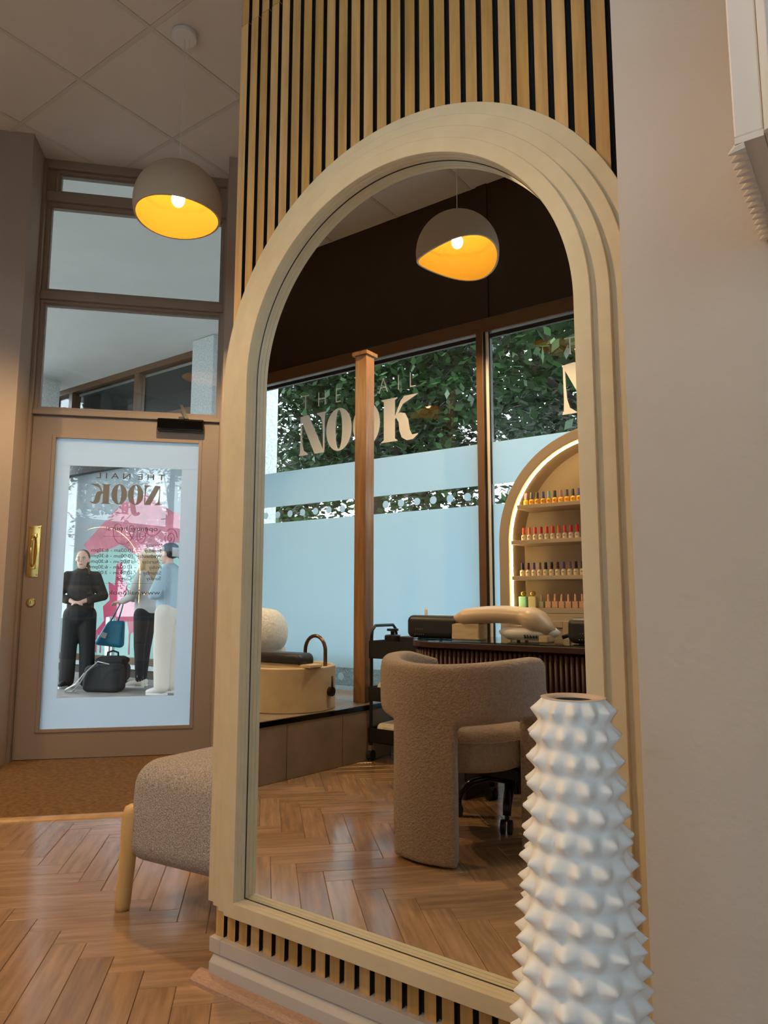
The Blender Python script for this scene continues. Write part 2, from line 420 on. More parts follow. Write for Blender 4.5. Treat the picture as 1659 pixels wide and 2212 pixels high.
# cornice strip above the overlights
struct(obj('trim_2', prism_sd([(-.565,.045),(.565,.045),(.565,.0),(-.565,.0)], CEIL-.035, CEIL), M['doorpaint'], bevel=.003))

# ============================================================ DOOR AND OVERLIGHTS (local frame: x along, y outwards, z up)
def dframe(o): o.location = (DC.x,DC.y,0); o.rotation_euler = (0,0,ph); return o
HW = .5435
win1 = dframe(sempty('window_1'))
def frame_rect(g_, x0,x1,z0,z1,w,y0,y1):
    g_.box(x0,x0+w,y0,y1,z0,z1); g_.box(x1-w,x1,y0,y1,z0,z1); g_.box(x0+w,x1-w,y0,y1,z0,z0+w); g_.box(x0+w,x1-w,y0,y1,z1-w,z1)
obj('jamb', G().box(-.565,-.546,-.06,.08,0,CEIL-.03), M['doorpaint'], win1, bevel=.002)
obj('jamb', G().box(.546,.565,-.06,.08,0,CEIL-.03), M['doorpaint'], win1, bevel=.002)
for z0,z1 in ((2.012,2.040),(2.735,2.785),(3.375,3.435),(CEIL-.055,CEIL-.03)):
    obj('transom', G().box(-.546,.546,-.045,.08,z0,z1), M['doorpaint'], win1, bevel=.003)
for z0,z1,w in ((2.040,2.735,.018),(2.785,3.375,.020),(3.435,CEIL-.055,.018)):
    q = G(); frame_rect(q,-.546 if z0 < 3.4 else -.50,.546 if z0 < 3.4 else .50,z0,z1,w,-.02,.05)
    sash = obj('sash', q, M['doorpaint'], win1, bevel=.002)
    q = G(); frame_rect(q,(-.546 if z0 < 3.4 else -.50)+w,(.546 if z0 < 3.4 else .50)-w,z0+w,z1-w,.010,-.004,.03)
    obj('bead', q, M['doorpaint'], sash)
    obj('pane', G().box(-.53 if z0 < 3.4 else -.485,.53 if z0 < 3.4 else .485,.008,.014,z0+.006,z1-.006), M['glass'], win1)
    if z0 > 3.4:
        for sx in (-1,1): obj('infill', G().box(sx*.546,sx*.502,-.015,.05,z0,z1), M['doorpaint'], win1)
door = dframe(sempty('door_1'))
q = G(); q.box(-HW,-.415,-.022,.022,.008,2.006); q.box(.428,HW,-.022,.022,.008,2.006); q.box(-.415,.428,-.022,.022,.008,.168); q.box(-.415,.428,-.022,.022,1.880,2.006)
leaf = obj('door_leaf', q, M['doorpaint'], door)
q = G(); frame_rect(q,-.430,.443,.153,1.895,.020,-.028,-.020); obj('glazing_bead', q, M['doorpaint'], door, bevel=.002)
obj('door_pane', G().box(-.415,.428,-.003,.003,.168,1.880), M['glass'], door)
CX0,CX1,CZ0,CZ1 = -.327,.326,.343,1.712
q = G().box(-.412,.425,-.0052,-.0034,CZ1,1.878); q.box(-.412,.425,-.0052,-.0034,.170,CZ0); q.box(-.412,CX0,-.0052,-.0034,CZ0,CZ1); q.box(CX1,.425,-.0052,-.0034,CZ0,CZ1)
obj('frosted_border', q, M['filmdoor'], door)
# hinges, handle, lock, closer
for z in (.35,1.05,1.72): obj('hinge', G().cyl((HW+.002,-.024,z-.05),(HW+.002,-.024,z+.05),.006), M['doorpaint'], door, smooth='auto')
hp = obj('handle_plate', G().rbox(-.527,-.462,-.0255,-.021,1.040,1.342,.002,1), M['brass'], door, label='brass back plate')
for z in (1.10,1.283):
    obj('handle_foot', G().rbox(-.514,-.480,-.034,-.025,z-.014,z+.014,.003,1), M['brass'], hp)
obj('pull_bar', G().tube([(-.497,-.03,1.10),(-.497,-.052,1.106),(-.497,-.066,1.13),(-.497,-.071,1.19),(-.497,-.066,1.25),(-.497,-.052,1.277),(-.497,-.03,1.283)],[.006,.006,.007,.010,.007,.006,.006],10), M['brass'], hp, smooth=True)
for x in (-.517,-.472):
    for z in (1.052,1.330): obj('screw', G().cyl((x,-.0262,z),(x,-.0250,z),.0035,n=8), M['bronze'], hp)
lk = obj('lock_cylinder', G().lathe([(.026,0),(.026,.004),(.021,.008),(.015,.008),(.0145,.011)],24).xf(lambda p: Vector((p.x-.493,-.022-p.z,p.y+.893))), M['brass'], door, smooth='auto')
obj('keyhole', G().box(-.4945,-.4915,-.0335,-.0325,.885,.901), M['blackpl'], lk)
cl = obj('door_closer', G().rbox(.175,.452,-.085,-.022,1.938,2.014,.010,3), M['blackgl'], door)
obj('closer_arm', G().box(.300,.330,-.07,-.052,2.014,2.030).add([(.335,-.065,2.02),(.360,-.065,2.02),(.318,-.04,2.115),(.300,-.04,2.115),(.335,-.053,2.02),(.360,-.053,2.02),(.318,-.028,2.115),(.300,-.028,2.115)],[(0,1,2,3),(7,6,5,4),(0,4,5,1),(1,5,6,2),(2,6,7,3),(3,7,4,0)]), M['black'], cl)

# ------------------------------------------------------------ lettering
def text_mesh(txt, size, name='letters', offset=0, align='LEFT', space=1.0):
    cu = bpy.data.curves.new(name,'FONT'); cu.body = txt; cu.size = size; cu.align_x = align; cu.extrude = .0004; cu.offset = offset; cu.space_character = space
    to = bpy.data.objects.new(name, cu); COL.objects.link(to)
    dg = bpy.context.evaluated_depsgraph_get(); me = bpy.data.meshes.new_from_object(to.evaluated_get(dg))
    bpy.data.objects.remove(to); return me
def place_text(me, fn):
    for v in me.vertices: v.co = fn(v.co)
    return me
def ellp(cx,cz,rx,rz,n=40): return [(cx+rx*math.cos(2*pi*i/n), cz+rz*math.sin(2*pi*i/n)) for i in range(n)]
def nook_letters():
    fl = [(.035,.97),(.075,.93),(.085,.55),(.10,.30),(.15,.12),(.28,.02),(.28,0),(0,0),(0,.015),(.03,.06),(.04,.3)]
    Nn = [[(0,1.0),(.05,.975),(.26,1.0),(.30,.98),(.80,.0),(.50,.0),(.06,.90),(.035,.97)], fl, [(.84-x,1-z) for x,z in fl]]
    K = [[(0,0),(.44,0),(.44,.015),(.37,.06),(.37,.94),(.44,.985),(.44,1),(0,1),(0,.985),(.07,.94),(.07,.06),(0,.015)],
         [(.37,.50),(.42,.56),(.58,.82),(.97,.99),(.97,1.0),(.62,1.0),(.52,.90),(.37,.57)],
         [(.37,.57),(.50,.64),(.64,.60),(.72,.45),(.755,.22),(.82,.09),(.97,.10),(.97,.08),(.84,-.015),(.68,-.02),(.55,.06),(.49,.22),(.47,.42),(.41,.52)]]
    return Nn, K
def nook(parent, tf, m, h, name):
    """tf(x,z)->(x,z) local ; letters laid from x=0 to 3.55h at height h"""
    Nn, K = nook_letters(); x = 0
    def emit(polys, x, rings=None):
        q = G()
        for i,p in enumerate(polys): q.prism([tf(x+a*h, b*h) for a,b in p], NY-.0004-.00012*i, NY+.0004+.00012*i, 'y')
        if rings: q.ring([tf(x+a*h,b*h) for a,b in rings[0]],[tf(x+a*h,b*h) for a,b in rings[1]], NY-.0004, NY+.0004,'y')
        obj(name, q, m, parent)
    emit(Nn, 0); R_ = (ellp(.38,.5,.38,.52),ellp(.38,.5,.10,.475))
    emit([], .86*h, R_); emit([], 1.66*h, R_); emit(K, 2.46*h)
# door vinyl: written to be read from outside, so it runs backwards from in here
NY = -.0042
hh = .120; wN = 3.43*hh
nook(door, lambda x,z: (.205-x*.99, 1.485+z), M['vinylg'], hh, 'letter')
def dtext(txt, z, size, s_right=.245, width=None):
    me = text_mesh(txt, size); xs = [v.co.x for v in me.vertices]; w = max(xs)-min(xs); k = (width/w if width else 1)
    place_text(me, lambda c: Vector((s_right-(c.x-min(xs))*k, NY+c.z, z+c.y)))
    obj('lettering', me, M['vinylk'], door)
dtext('T H E  N A I L', 1.64, .05, .225, .40)
dtext('opening hours:', 1.325, .038, .195, .30)
days = ['Monday','Tuesday','Wednesday','Thursday','Friday','Saturday','Sunday']
hrs = ['','10:00am - 6:30pm','10:00am - 6:30pm','10:00am - 6:30pm','10:00am - 6:30pm','10:00am - 3:00pm','Closed']
for i in range(7):
    z = 1.228-.0335*i; dtext(days[i], z, .030, .225)
    if hrs[i]: dtext(hrs[i], z, .030, .055, .235 if i < 6 else None)
dtext('www.nailnook.co.uk', .94, .036, .225, .42)
for z in (1.288,1.005): obj('rule', G().box(-.12,.18,NY-.0003,NY+.0003,z,z+.0012), M['vinylk'], door)
print('door ok')

# ============================================================ SHOP WINDOW opposite the mirror
YW = ry(2.72)
wf = struct(obj('wall_front', G().box(-3.75,3.75,YW-.10,YW+.01,2.66,CEIL+.01), M['brown']))
obj('fascia_rail', G().box(-3.5,3.6,YW+.01,YW+.035,2.625,2.715), M['brown2'], wf, bevel=.003)
obj('fascia_cover_strip', G().box(-.675,-.600,YW+.01,YW+.022,2.72,CEIL), M['brown'], wf)
obj('fascia_cover_strip', G().box(1.43,1.505,YW+.01,YW+.022,2.72,CEIL), M['brown'], wf)
struct(obj('trim_3', G().box(-3.5,3.6,YW-.06,YW+.03,-.02,.11), M['brown']))
struct(obj('wall_corner', G().box(-3.6,-2.80,YW-.10,YW+.02,-.14,2.66), M['brown']))
panes = [(-2.80,-.68),(-.595,1.43),(1.515,3.6)]
for (a,b) in ((-.68,-.595),(1.43,1.515)):
    mu = struct(obj('trim_4', G().box(a,a+.048,YW-.05,YW+.045,.11,2.63), M['brown2'], bevel=.002))
    obj('gasket', G().box(a+.048,a+.058,YW-.03,YW+.03,.11,2.63), M['blackpl'], mu)
    obj('white_bead', G().box(a+.058,a+.075,YW-.03,YW+.02,.11,2.63), M['white'], mu)
    obj('gasket', G().box(a+.075,b,YW-.02,YW+.012,.11,2.63), M['blackpl'], mu)
NY = YW+.008
for k,(a,b) in enumerate(panes):
    w = sempty('window_%d' % (k+2))
    obj('pane', G().box(a,b,YW-.003,YW+.003,.10,2.63), M['glass'], w)
    obj('seal', G().box(a,b,YW-.01,YW+.012,2.585,2.612), M['blackpl'], w)
    obj('film_band', G().box(a,b,YW+.0040,YW+.0052,1.630,1.900), M['film'], w)
    obj('film_panel', G().box(a,b,YW+.0040,YW+.0052,.440,1.505), M['film'], w)
    obj('film_foot', G().box(a,b,YW+.0040,YW+.0052,.10,.315), M['film'], w)
    cxm = (a+b)/2 if k else -1.69
    n0 = -9
    for i in range(n0,10):
        x = cxm+.013+i*.1285
        if a+.04 < x < b-.04:
            obj('dot', G().prism(ellp(x,1.567,.026,.026,20),YW+.0040,YW+.0052,'y'), M['film'], w)
            obj('dot', G().prism(ellp(x,.378,.026,.026,16),YW+.0040,YW+.0052,'y'), M['film'], w)
    h = .310; x0 = cxm-.545
    nook(w, lambda x,z: (x0+x*1.02, 2.005+z), M['vinyl'], h, 'letter')
    for i,ch in enumerate('THE NAIL'):
        if ch == ' ': continue
        me = text_mesh(ch, .165, offset=-.0035); xs = [v.co.x for v in me.vertices]; cx = (min(xs)+max(xs))/2
        xx = x0+.03+[0,.165,.325,.455,.575,.735,.865,.985][i]
        place_text(me, lambda c: Vector((xx+(c.x-cx)*.8+.03, NY+c.z, 2.365+c.y)))
        obj('thin_letter', me, M['vinyl'], w)
print('window ok')

# ============================================================ ARCHED MIRROR
AX, AZ, RI, BW_, LT = .5365, 1.455, .4265, .0318, .0125
def arch_outline(off, zb, clamp=True, n=72):
    r = RI+off; P = [(AX-r,zb)]
    P += [(AX-r*math.cos(pi*i/n), AZ+r*math.sin(pi*i/n)) for i in range(n+1)]
    P += [(AX+r,zb)]
    return [(min(x,XR) if clamp else x, z) for x,z in P]
def dens(P, k=14):   # add points on the straight runs so that loops match
    return P
mirror = thing('arched_mirror', 'tall arched mirror in a stepped sand-coloured frame on the slatted pillar', 'mirror', (AX,0,0))
ZB = .177
def loc(P): return [(x-AX,z) for x,z in P]
for k in range(4):
    off = BW_*(4-k); inn = .007 if k == 0 else 0.0
    q = G().ring(loc(arch_outline(off,ZB)), loc(arch_outline(inn,ZB+.033-(.007 if k == 0 else 0))), -LT*k, -LT*(k+1), 'y')
    obj('frame_step', q, M['frame'], mirror, smooth='auto', bevel=.0012)
obj('shadow_gap_strip', G().ring(loc(arch_outline(.001,ZB+.032)),loc(arch_outline(-.0013,ZB+.0343)),YM-.0012,YM+.001,'y'), M['blackpl'], mirror)  # thin black ring stands in for the shaded gap at the mirror edge
obj('mirror_glass', G().prism(loc(arch_outline(.006,ZB+.027)), YM, YM+.010, 'y'), M['mirror'], mirror)

# ============================================================ VASE
VS = .86; vz = .7965; vase = thing('spiked_vase', 'tall white ceramic vase covered in rows of pointed studs', 'vase', (1.0965,-.4615,0))
NS, RP, ROW = 13, 9, .0312*VS
def vr(z):   # body radius without studs, from the rim down
    d = (vz-z)/VS
    t = [(0,.0425),(.017,.0462),(.034,.0495),(.08,.0525),(.23,.0645),(.38,.0755),(.53,.0825),(.68,.080),(.95,.062)]
    for (a,ra),(b,rb) in zip(t,t[1:]):
        if a <= d <= b: return VS*(ra+(rb-ra)*(d-a)/(b-a))
    return VS*t[-1][1]
na = NS*10; V = []; F = []; rows = int(vz/ROW)+1; nz_ = rows*RP
zs_ = [(vz-.0015)*i/nz_ for i in range(nz_+1)]
for i,z in enumerate(zs_):
    tt = (vz-z)/ROW; rw = math.floor(tt); v = abs((tt-rw)-.5)*2    # v=1 between rows
    for k in range(na):
        ph_ = k/10+(0.5 if rw%2 else 0); u = abs((ph_-math.floor(ph_))-.5)*2
        b = (max(0,1-u**1.1)*max(0,1-v**1.1))**1.3
        st = VS*.0142*b*(.85+.5*(vr(z)/VS-.05)/.035)
        r = vr(z)+VS*(-.0025+.0022*(1-v))+st
        a = 2*pi*k/na; V.append((r*math.cos(a), r*math.sin(a), z))
n = len(zs_)
for i in range(n-1):
    for k in range(na): F.append((i*na+k, i*na+(k+1)%na, (i+1)*na+(k+1)%na, (i+1)*na+k))
V.append((0,0,0)); F += [(n*na, (k+1)%na, k) for k in range(na)]
q = G().add(V,F)
q.lathe([(.0400*VS,vz-.0022),(.0425*VS,vz-.0004)], 48, cap=False)
obj('vase_body', q, M['vase'], vase, smooth=True)
obj('vase_rim', G().lathe([(.0425*VS,vz-.0004),(.0405*VS,vz),(.0285*VS,vz-.001),(.0270*VS,vz-.004)],48,cap=False), M['clay'], vase, smooth=True)
obj('vase_mouth', G().lathe([(.0272*VS,vz-.0038),(.0268*VS,vz-.02),(.030*VS,vz-.08),(.0,vz-.08)],48,cap=False), M['vasein'], vase, smooth=True)

# ============================================================ WHITE WALL UNIT on the plaster return
cb = thing('wall_unit', 'white moulded wall unit with a scalloped lower edge fixed to the plaster pier', 'wall unit', (1.293,YP,1.412))
q = G(); q.box(0,.030,-.25,-.001,.012,.70); q.box(.030,.50,-.25,-.001,.25,.70); obj('unit_body', q, M['whitepaint'], cb, bevel=.002)
obj('moulding', G().prism([(.0302,-.249),(.0312,-.256),(.040,-.258),(.044,-.253),(.0475,-.258),(.060,-.258),(.064,-.25),(.07,-.24),(.07,-.225),(.0302,-.225)],.006,.70,'z'), M['whitepaint'], cb, bevel=.001)
obj('inner_lining', G().box(.071,.5,-.235,-.001,.02,.249), M['blackpl'], cb)
q = G()
for i in range(15): q.tube([(.010,-.243+i*.0168,.003),(.0,-.243+i*.0168,.0015),(-.0075,-.243+i*.0168,-.0015)],[.0074,.0058,.0012],8)
q.box(.0005,.030,-.25,-.001,.004,.0118)
obj('scallop_trim', q, M['whitepaint'], cb, smooth='auto')

# ============================================================ PENDANT LAMPS
def pendant(name, label, x, y, ztop, R, rimf, cord_kink=0, loose=True):
    """rimf(angle)-> height of the rim below the crown, in units of R"""
    p = thing(name, label, 'pendant lamp', (x,y,ztop))
    n, m_ = 64, 22
    def sh(rr, inner):
        V = []; F = []
        for i in range(m_+1):
            for k in range(n):
                a = 2*pi*k/n; hmax = rimf(a); d = hmax*(i/m_)**.9
                if i == 0: d = .002
                # egg profile: radius as a function of depth below the crown
                t = min(d/1.25,1.0); r = math.sin(math.acos(max(-1,1-d/.98)))*1.0 if d < .98 else math.sqrt(max(0,1-((d-.98)/1.15)**2))
                th = .045 if inner else 0
                rr_ = max(.002, r*R-th*R*(1 if d > .15 else d/.15)); zz = -d*R-(th*R*(.9 if d < .6 else .0) if inner else 0)
                V.append((rr_*math.cos(a), rr_*math.sin(a), zz))
        for i in range(m_):
            for k in range(n): F.append((i*n+k,i*n+(k+1)%n,(i+1)*n+(k+1)%n,(i+1)*n+k))
        return V, F, n*m_
    Vo,Fo,ro = sh(R, False); Vi,Fi,ri = sh(R, True)
    so = obj('shade', G().add(Vo,Fo), M['shade'], p, smooth=True)
    # thicken rim: ring of faces between outer and inner edge
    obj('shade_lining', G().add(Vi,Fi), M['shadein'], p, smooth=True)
    q = G(); rim = [Vo[ro+k] for k in range(n)]+[Vi[ri+k] for k in range(n)]
    obj('shade_rim', q.add(rim,[(k,(k+1)%n,n+(k+1)%n,n+k) for k in range(n)]), M['shade'], p)
    hm = sum(rimf(2*pi*k/8) for k in range(8))/8
    bz = -(hm-.46)*R
    obj('bulb_holder', G().cyl((0,0,-.04*R),(0,0,bz+.045),.017,.017,14), M['white'], p, smooth='auto')
    obj('bulb', G().ell((0,0,bz),(.030,.030,.036),16,12), M['bulb'], p, smooth=True)
    L = CEIL-ztop
    obj('cord', G().tube([(0,0,-.01),(.0015,0,L*.25),(.004,.002,L*.55),(.001,0,L-.018)],.0022,6), M['white'], p)
    if loose: obj('cord', G().tube([(0,0,.03),(-.008,.006,.075),(.002,.0,.14),(.006,.004,L*.5),(.016,.012,L*.8),(.020,.016,L-.018)],.0014,6), M['white'], p)
    obj('ceiling_rose', G().lathe([(.0,.030),(.058,.030),(.060,.027),(.060,.004),(.056,0),(0,0)],32,cap=False).xf(lambda v: Vector((v.x,v.y,L-.0305+v.z))), M['white'], p, smooth='auto')
    return p
# view azimuth of lamp: rim low on one side, higher towards the camera
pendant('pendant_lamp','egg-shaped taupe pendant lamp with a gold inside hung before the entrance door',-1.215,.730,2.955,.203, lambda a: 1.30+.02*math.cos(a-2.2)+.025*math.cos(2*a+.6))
rim2 = lambda a: 1.17-.13*math.sin(2*(a+.51))-.05*math.sin(a+.51)
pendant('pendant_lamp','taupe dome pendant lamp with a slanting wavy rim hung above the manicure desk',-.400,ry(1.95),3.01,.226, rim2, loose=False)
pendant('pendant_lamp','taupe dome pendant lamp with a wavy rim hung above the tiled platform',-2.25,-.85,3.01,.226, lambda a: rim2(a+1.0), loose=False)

# ============================================================ BENCH beside the pillar
bn = thing('upholstered_bench', 'grey-beige tweed bench with round beech legs beside the pillar', 'bench', (-.29,.36,0))
q = G().rbox(-.250,.268,-.265,.265,.128,.430,.070,6)
def bshape(p):
    k = (p.z-.135)/.29; bul = .025*math.sin(pi*max(0,min(1,k)))
    s_ = 1 if p.x > 0 else -1
    x = p.x-(.02*(k) if p.x < 0 else 0)*-1
    return Vector((x+.012*k, p.y+(-bul if p.y < 0 else bul)*.25-.03*k*(1 if p.y < 0 else 0)*0, p.z+.035*(p.x+.235)*k+.05*(p.x+.235)*(1-k)))
q.xf(bshape)
obj('seat_cushion', q, M['tweed'], bn, smooth=True)
for sx in (-1,1):
    for sy in (-1,1):
        if sx < 0: t = [(-.226,sy*.262,.0),(-.222,sy*.262,.02),(-.205,sy*.257,.27),(-.203,sy*.256,.292),(-.202,sy*.255,.300)]
        else: t = [(.240,sy*.225,0),(.240,sy*.225,.02),(.225,sy*.215,.15),(.224,sy*.215,.16),(.223,sy*.215,.17)]
        obj('leg', G().tube(t,[.020,.0215,.027,.022,.010],18), M['beech'], bn, smooth=True)

# ============================================================ PLATFORM with foot basin
def yvp(P): return [(x,ry(y)) for x,y in P]
edge = lambda yv: -1.155+(yv-1.70)*.105
plat = sempty('floor_platform')
YB = 2.60
obj('platform_core', G().prism(yvp([(edge(1.0)-.012,1.0),(edge(YB)-.012,YB),(-3.5,YB),(-3.5,1.0)]),0,.292), M['grout'], plat)
# front tiles
y = 1.098
while y < YB-.02:
    y1 = min(y+.402,YB); x0a,x1a = edge(y),edge(y1)
    q = G().prism(yvp([(edge(y+.002),y+.002),(edge(y1-.002),y1-.002),(edge(y1-.002)-.011,y1-.002),(edge(y+.002)-.011,y+.002)]),.002,.279)
    obj('riser_tile', q, M['ptile'], plat); y = y1
# top tiles
yy = 1.0
while yy < YB-.02:
    y1 = min(yy+.402,YB); xr = None; xx = 0
    for c_ in range(4):
        xa = edge(yy)-.02-c_*.602; xb = xa-.598; e0 = edge(yy+.002)-.014 if c_ == 0 else xa; e1 = edge(y1-.002)-.014 if c_ == 0 else xa
        obj('deck_tile', G().prism(yvp([(e0,yy+.002),(e1,y1-.002),(max(xb,-3.5),y1-.002),(max(xb,-3.5),yy+.002)]),.2925,.304), M['ptile'], plat)
    yy = y1
obj('edge_trim', G().prism(yvp([(edge(1.0)+.004,1.0),(edge(YB)+.004,YB),(edge(YB)-.014,YB),(edge(1.0)-.014,1.0)]),.2795,.3065), M['blackgl'], plat, label='black edge trim')
PZ = .305
bs_ = thing('foot_basin', 'round travertine foot basin on the tiled platform', 'basin', (-1.450,ry(1.80),PZ))
obj('basin_body', G().lathe([(.0,0),(.262,0),(.266,.004),(.266,.232),(.262,.237),(.240,.237),(.236,.232),(.232,.06),(.0,.05)],64,cap=False), M['stone'], bs_, smooth='auto')
fa = [(.148,.10,.10)]+[(.148,.10,.245)]+[(.223-.075*math.cos(pi*i/12),.10-.0,.32+.082*math.sin(pi*i/12)) for i in range(13)]+[(.298,.10,.20)]
fc = thing('basin_tap', 'dark bronze hooped tap over the foot basin', 'tap', (-1.512,ry(1.80)-.165,PZ))
obj('spout', G().tube([(x-.003,y+.02,z-.00) for x,y,z in fa],.0105,14), M['bronze'], fc, smooth=True)
lv = thing('tap_lever', 'black tap lever on the side of the foot basin', 'tap lever', (-1.448,ry(1.80),PZ))
obj('lever_boss', G().lathe([(0,0),(.026,0),(.026,.02),(.0,.02)],20,cap=False).xf(lambda p: Vector((.262+p.z,-.05+p.x,.10+p.y))), M['black'], lv, smooth='auto')
obj('lever_pin', G().cyl((.279,-.05,.10),(.279,-.05,.185),.007,.006,10), M['black'], lv, smooth=True)
fr_ = thing('foot_rest', 'black leather foot cushion on a wooden bar across the basin', 'foot rest', (-1.48,ry(1.72),PZ+.2385))
obj('wooden_bar', G().rbox(-.30,.30,-.055,.045,.0,.016,.003,1), M['ash'], fr_)
q = G().rbox(-.245,.235,-.075,.06,.016,.088,.03,5)
q.xf(lambda p: Vector((p.x,p.y,p.z-(.022*(abs(p.x)/.24)**3 if p.z > .03 else 0))))
obj('foot_pad', q, M['leather'], fr_, smooth=True)
ac = thing('lounge_chair', 'cream boucle lounge chair on the platform by the window', 'lounge chair', (-2.205,ry(2.02),PZ))
q = G(); 
for i in range(25):
    a = rad(-60+i*300/24); q.ell((.30*math.cos(a-pi/2),.28*math.sin(a-pi/2),.26+.16*(.5+.5*math.cos((i-12)/12*pi))),(.11,.11,.14),12,8)
q.xf(lambda p: Vector((p.x,-p.y,p.z)))
obj('shell', q, M['cream'], ac, remesh=.02, sm=6)
obj('seat', G().rbox(-.29,.29,-.30,.22,.12,.33,.08,4), M['cream'], ac, smooth=True)
obj('chair_base', G().lathe([(0,0),(.22,0),(.22,.02),(.03,.04),(.03,.13),(0,.13)],28,cap=False), M['black'], ac, smooth='auto')
obj('back_cushion', G().rbox(-.24,.26,.02,.19,.30,.44,.07,4), M['cream'], ac, smooth=True)
# wooden post
po = thing('wooden_post', 'square pine post with a capped top standing on the platform', 'post', (-1.225,ry(2.21),PZ))
obj('shaft', G().box(-.043,.043,-.043,.043,0,2.135), M['post'], po, bevel=.002)
obj('cap', G().box(-.058,.058,-.058,.058,2.135,2.158).add([(-.058,-.058,2.158),(.058,-.058,2.158),(.058,.058,2.158),(-.058,.058,2.158),(0,0,2.178)],[(0,1,4),(1,2,4),(2,3,4),(3,0,4)]), M['post'], po)

# ============================================================ TROLLEY
tr = thing('trolley', 'black three-tier metal trolley between the post and the desk', 'trolley', (-.93,ry(2.24),0))
W2,D2 = .165,.15
for (z0,z1) in ((.575,.675),(.335,.415),(.105,.185)):
    q = G().box(-W2,W2,-D2,D2,z0,z0+.004); q.box(-W2,-W2+.004,-D2,D2,z0,z1); q.box(W2-.004,W2,-D2,D2,z0,z1); q.box(-W2,W2,-D2,-D2+.004,z0,z1); q.box(-W2,W2,D2-.004,D2,z0,z1)
    t_ = obj('tray', q, M['black'], tr)
for sx in (-1,1):
    for sy in (-1,1):
        obj('upright', G().cyl((sx*(W2-.003),sy*(D2-.02),.085),(sx*(W2-.003),sy*(D2-.02),.69),.010,n=10), M['black'], tr, smooth='auto')
        cst = obj('caster_fork', G().box(sx*(W2-.003)-.012,sx*(W2-.003)+.012,sy*(D2-.02)-.012,sy*(D2-.02)+.012,.048,.086), M['chrome'], tr)
        obj('wheel', G().cyl((sx*(W2-.003)-.012,sy*(D2-.02),.030),(sx*(W2-.003)+.012,sy*(D2-.02),.030),.030,n=18), M['rubber'], tr, smooth='auto')
for sx in (-1,1):
    obj('handle', G().tube([(sx*(W2-.003),-D2+.02,.685),(sx*(W2-.003),-D2+.03,.735),(sx*(W2-.003),-D2+.06,.76),(sx*(W2-.003),D2-.06,.76),(sx*(W2-.003),D2-.03,.735),(sx*(W2-.003),D2-.02,.685)],.009,8), M['black'], tr, smooth=True)
TL = (-.93,ry(2.24))
pt = thing('pump_pot', 'squat black pump pot on the top tray of the trolley', 'pot', (TL[0]-.06,TL[1]+.06,.579))
obj('pot_body', G().lathe([(0,0),(.045,0),(.047,.004),(.047,.125),(.04,.13),(0,.13)],24,cap=False), M['blackpl'], pt, smooth='auto')
obj('pot_pump', G().lathe([(0,.13),(.012,.13),(.012,.15),(.034,.152),(.034,.165),(0,.165)],20,cap=False), M['blackpl'], pt, smooth='auto')
bx = tag(obj('storage_box', G().rbox(-.06,.075,-.05,.05,0,.125,.006,2), M['blackpl']), 'low black storage box on the top tray of the trolley', 'box'); bx.location = (TL[0]+.075,TL[1]+.05,.579)
nf = thing('nail_drill', 'white pen-shaped drill standing in a black holder on the trolley', 'nail drill', (TL[0]+.10,TL[1]-.085,.579))
obj('holder', G().rbox(-.035,.035,-.03,.03,0,.155,.008,2), M['blackpl'], nf)
obj('pen', G().tube([(-.02,0,.15),(-.02,0,.20),(-.02,0,.27),(-.022,0,.285)],[.009,.010,.010,.004],12), M['white'], nf, smooth=True)
for k,(z,lb) in enumerate(((.3395,'folded beige towel in the middle tray of the trolley'),(.1095,'folded beige towel in the bottom tray of the trolley'))):
    tw = tag(obj('folded_towel', G().rbox(-.14,.14,-.12,.12,0,.10,.03,4), M['cream'], smooth=True), lb, 'towel'); tw.location = (TL[0],TL[1],z)

# ============================================================ MANICURE DESK
DZ = .720
YD0, YD1 = 1.645, 2.10; DXL, DXR = -.605, .80
dk = thing('manicure_desk', 'oxblood manicure desk with a ribbed tambour front and glass top', 'desk', (.0975,ry((YD0+YD1)/2),0))
ox,oy = .0975, ry((YD0+YD1)/2); hy = (YD1-YD0)/2; hx = (DXR-DXL)/2
def stad(hx,hy,n=14):   # stadium with rounded ends
    P = [(hx-hy+hy*math.cos(a),hy*math.sin(a)) for a in [-pi/2+pi*i/n for i in range(n+1)]]
    return P+[(-hx+hy+hy*math.cos(a),hy*math.sin(a)) for a in [pi/2+pi*i/n for i in range(n+1)]]
obj('desk_top', G().prism(stad(hx,hy),.685,.712), M['tambour'], dk, bevel=.003)
obj('glass_sheet', G().prism(stad(hx-.002,hy-.002),.7125,.7195), M['glasstop'], dk)
obj('apron_core', G().prism(stad(hx-.032,hy-.032),.30,.685), M['tambour'], dk)
# tambour ribs all the way round
P = stad(hx-.026,hy-.026,40); per = []; tot = 0
for i in range(len(P)):
    a = Vector(P[i]); b = Vector(P[(i+1)%len(P)]); l = (b-a).length; per.append((a,b,l)); tot += l
nr = int(tot/.0235); rib_me = mesh_of('tambour_rib', G().lathe([(.0105,.30),(.0105,.684)],10)); rib_me.materials.append(M['tambour'])
for p_ in rib_me.polygons: p_.use_smooth = True
for i in range(nr):
    d = tot*i/nr
    for a,b,l in per:
        if d <= l: q_ = a+(b-a)*(d/l if l else 0); break
        d -= l
    if q_.y > -hy*.9:   # only ribs on the seen front and ends are separate pieces
        o = child(dk,'tambour_rib',rib_me); o.location = (q_.x,q_.y,0)
for sx in (-1,1): obj('desk_foot', G().rbox(sx*(hx-.30)-.05,sx*(hx-.30)+.05,-hy+.06,hy-.06,0,.30,.006,2), M['black'], dk)
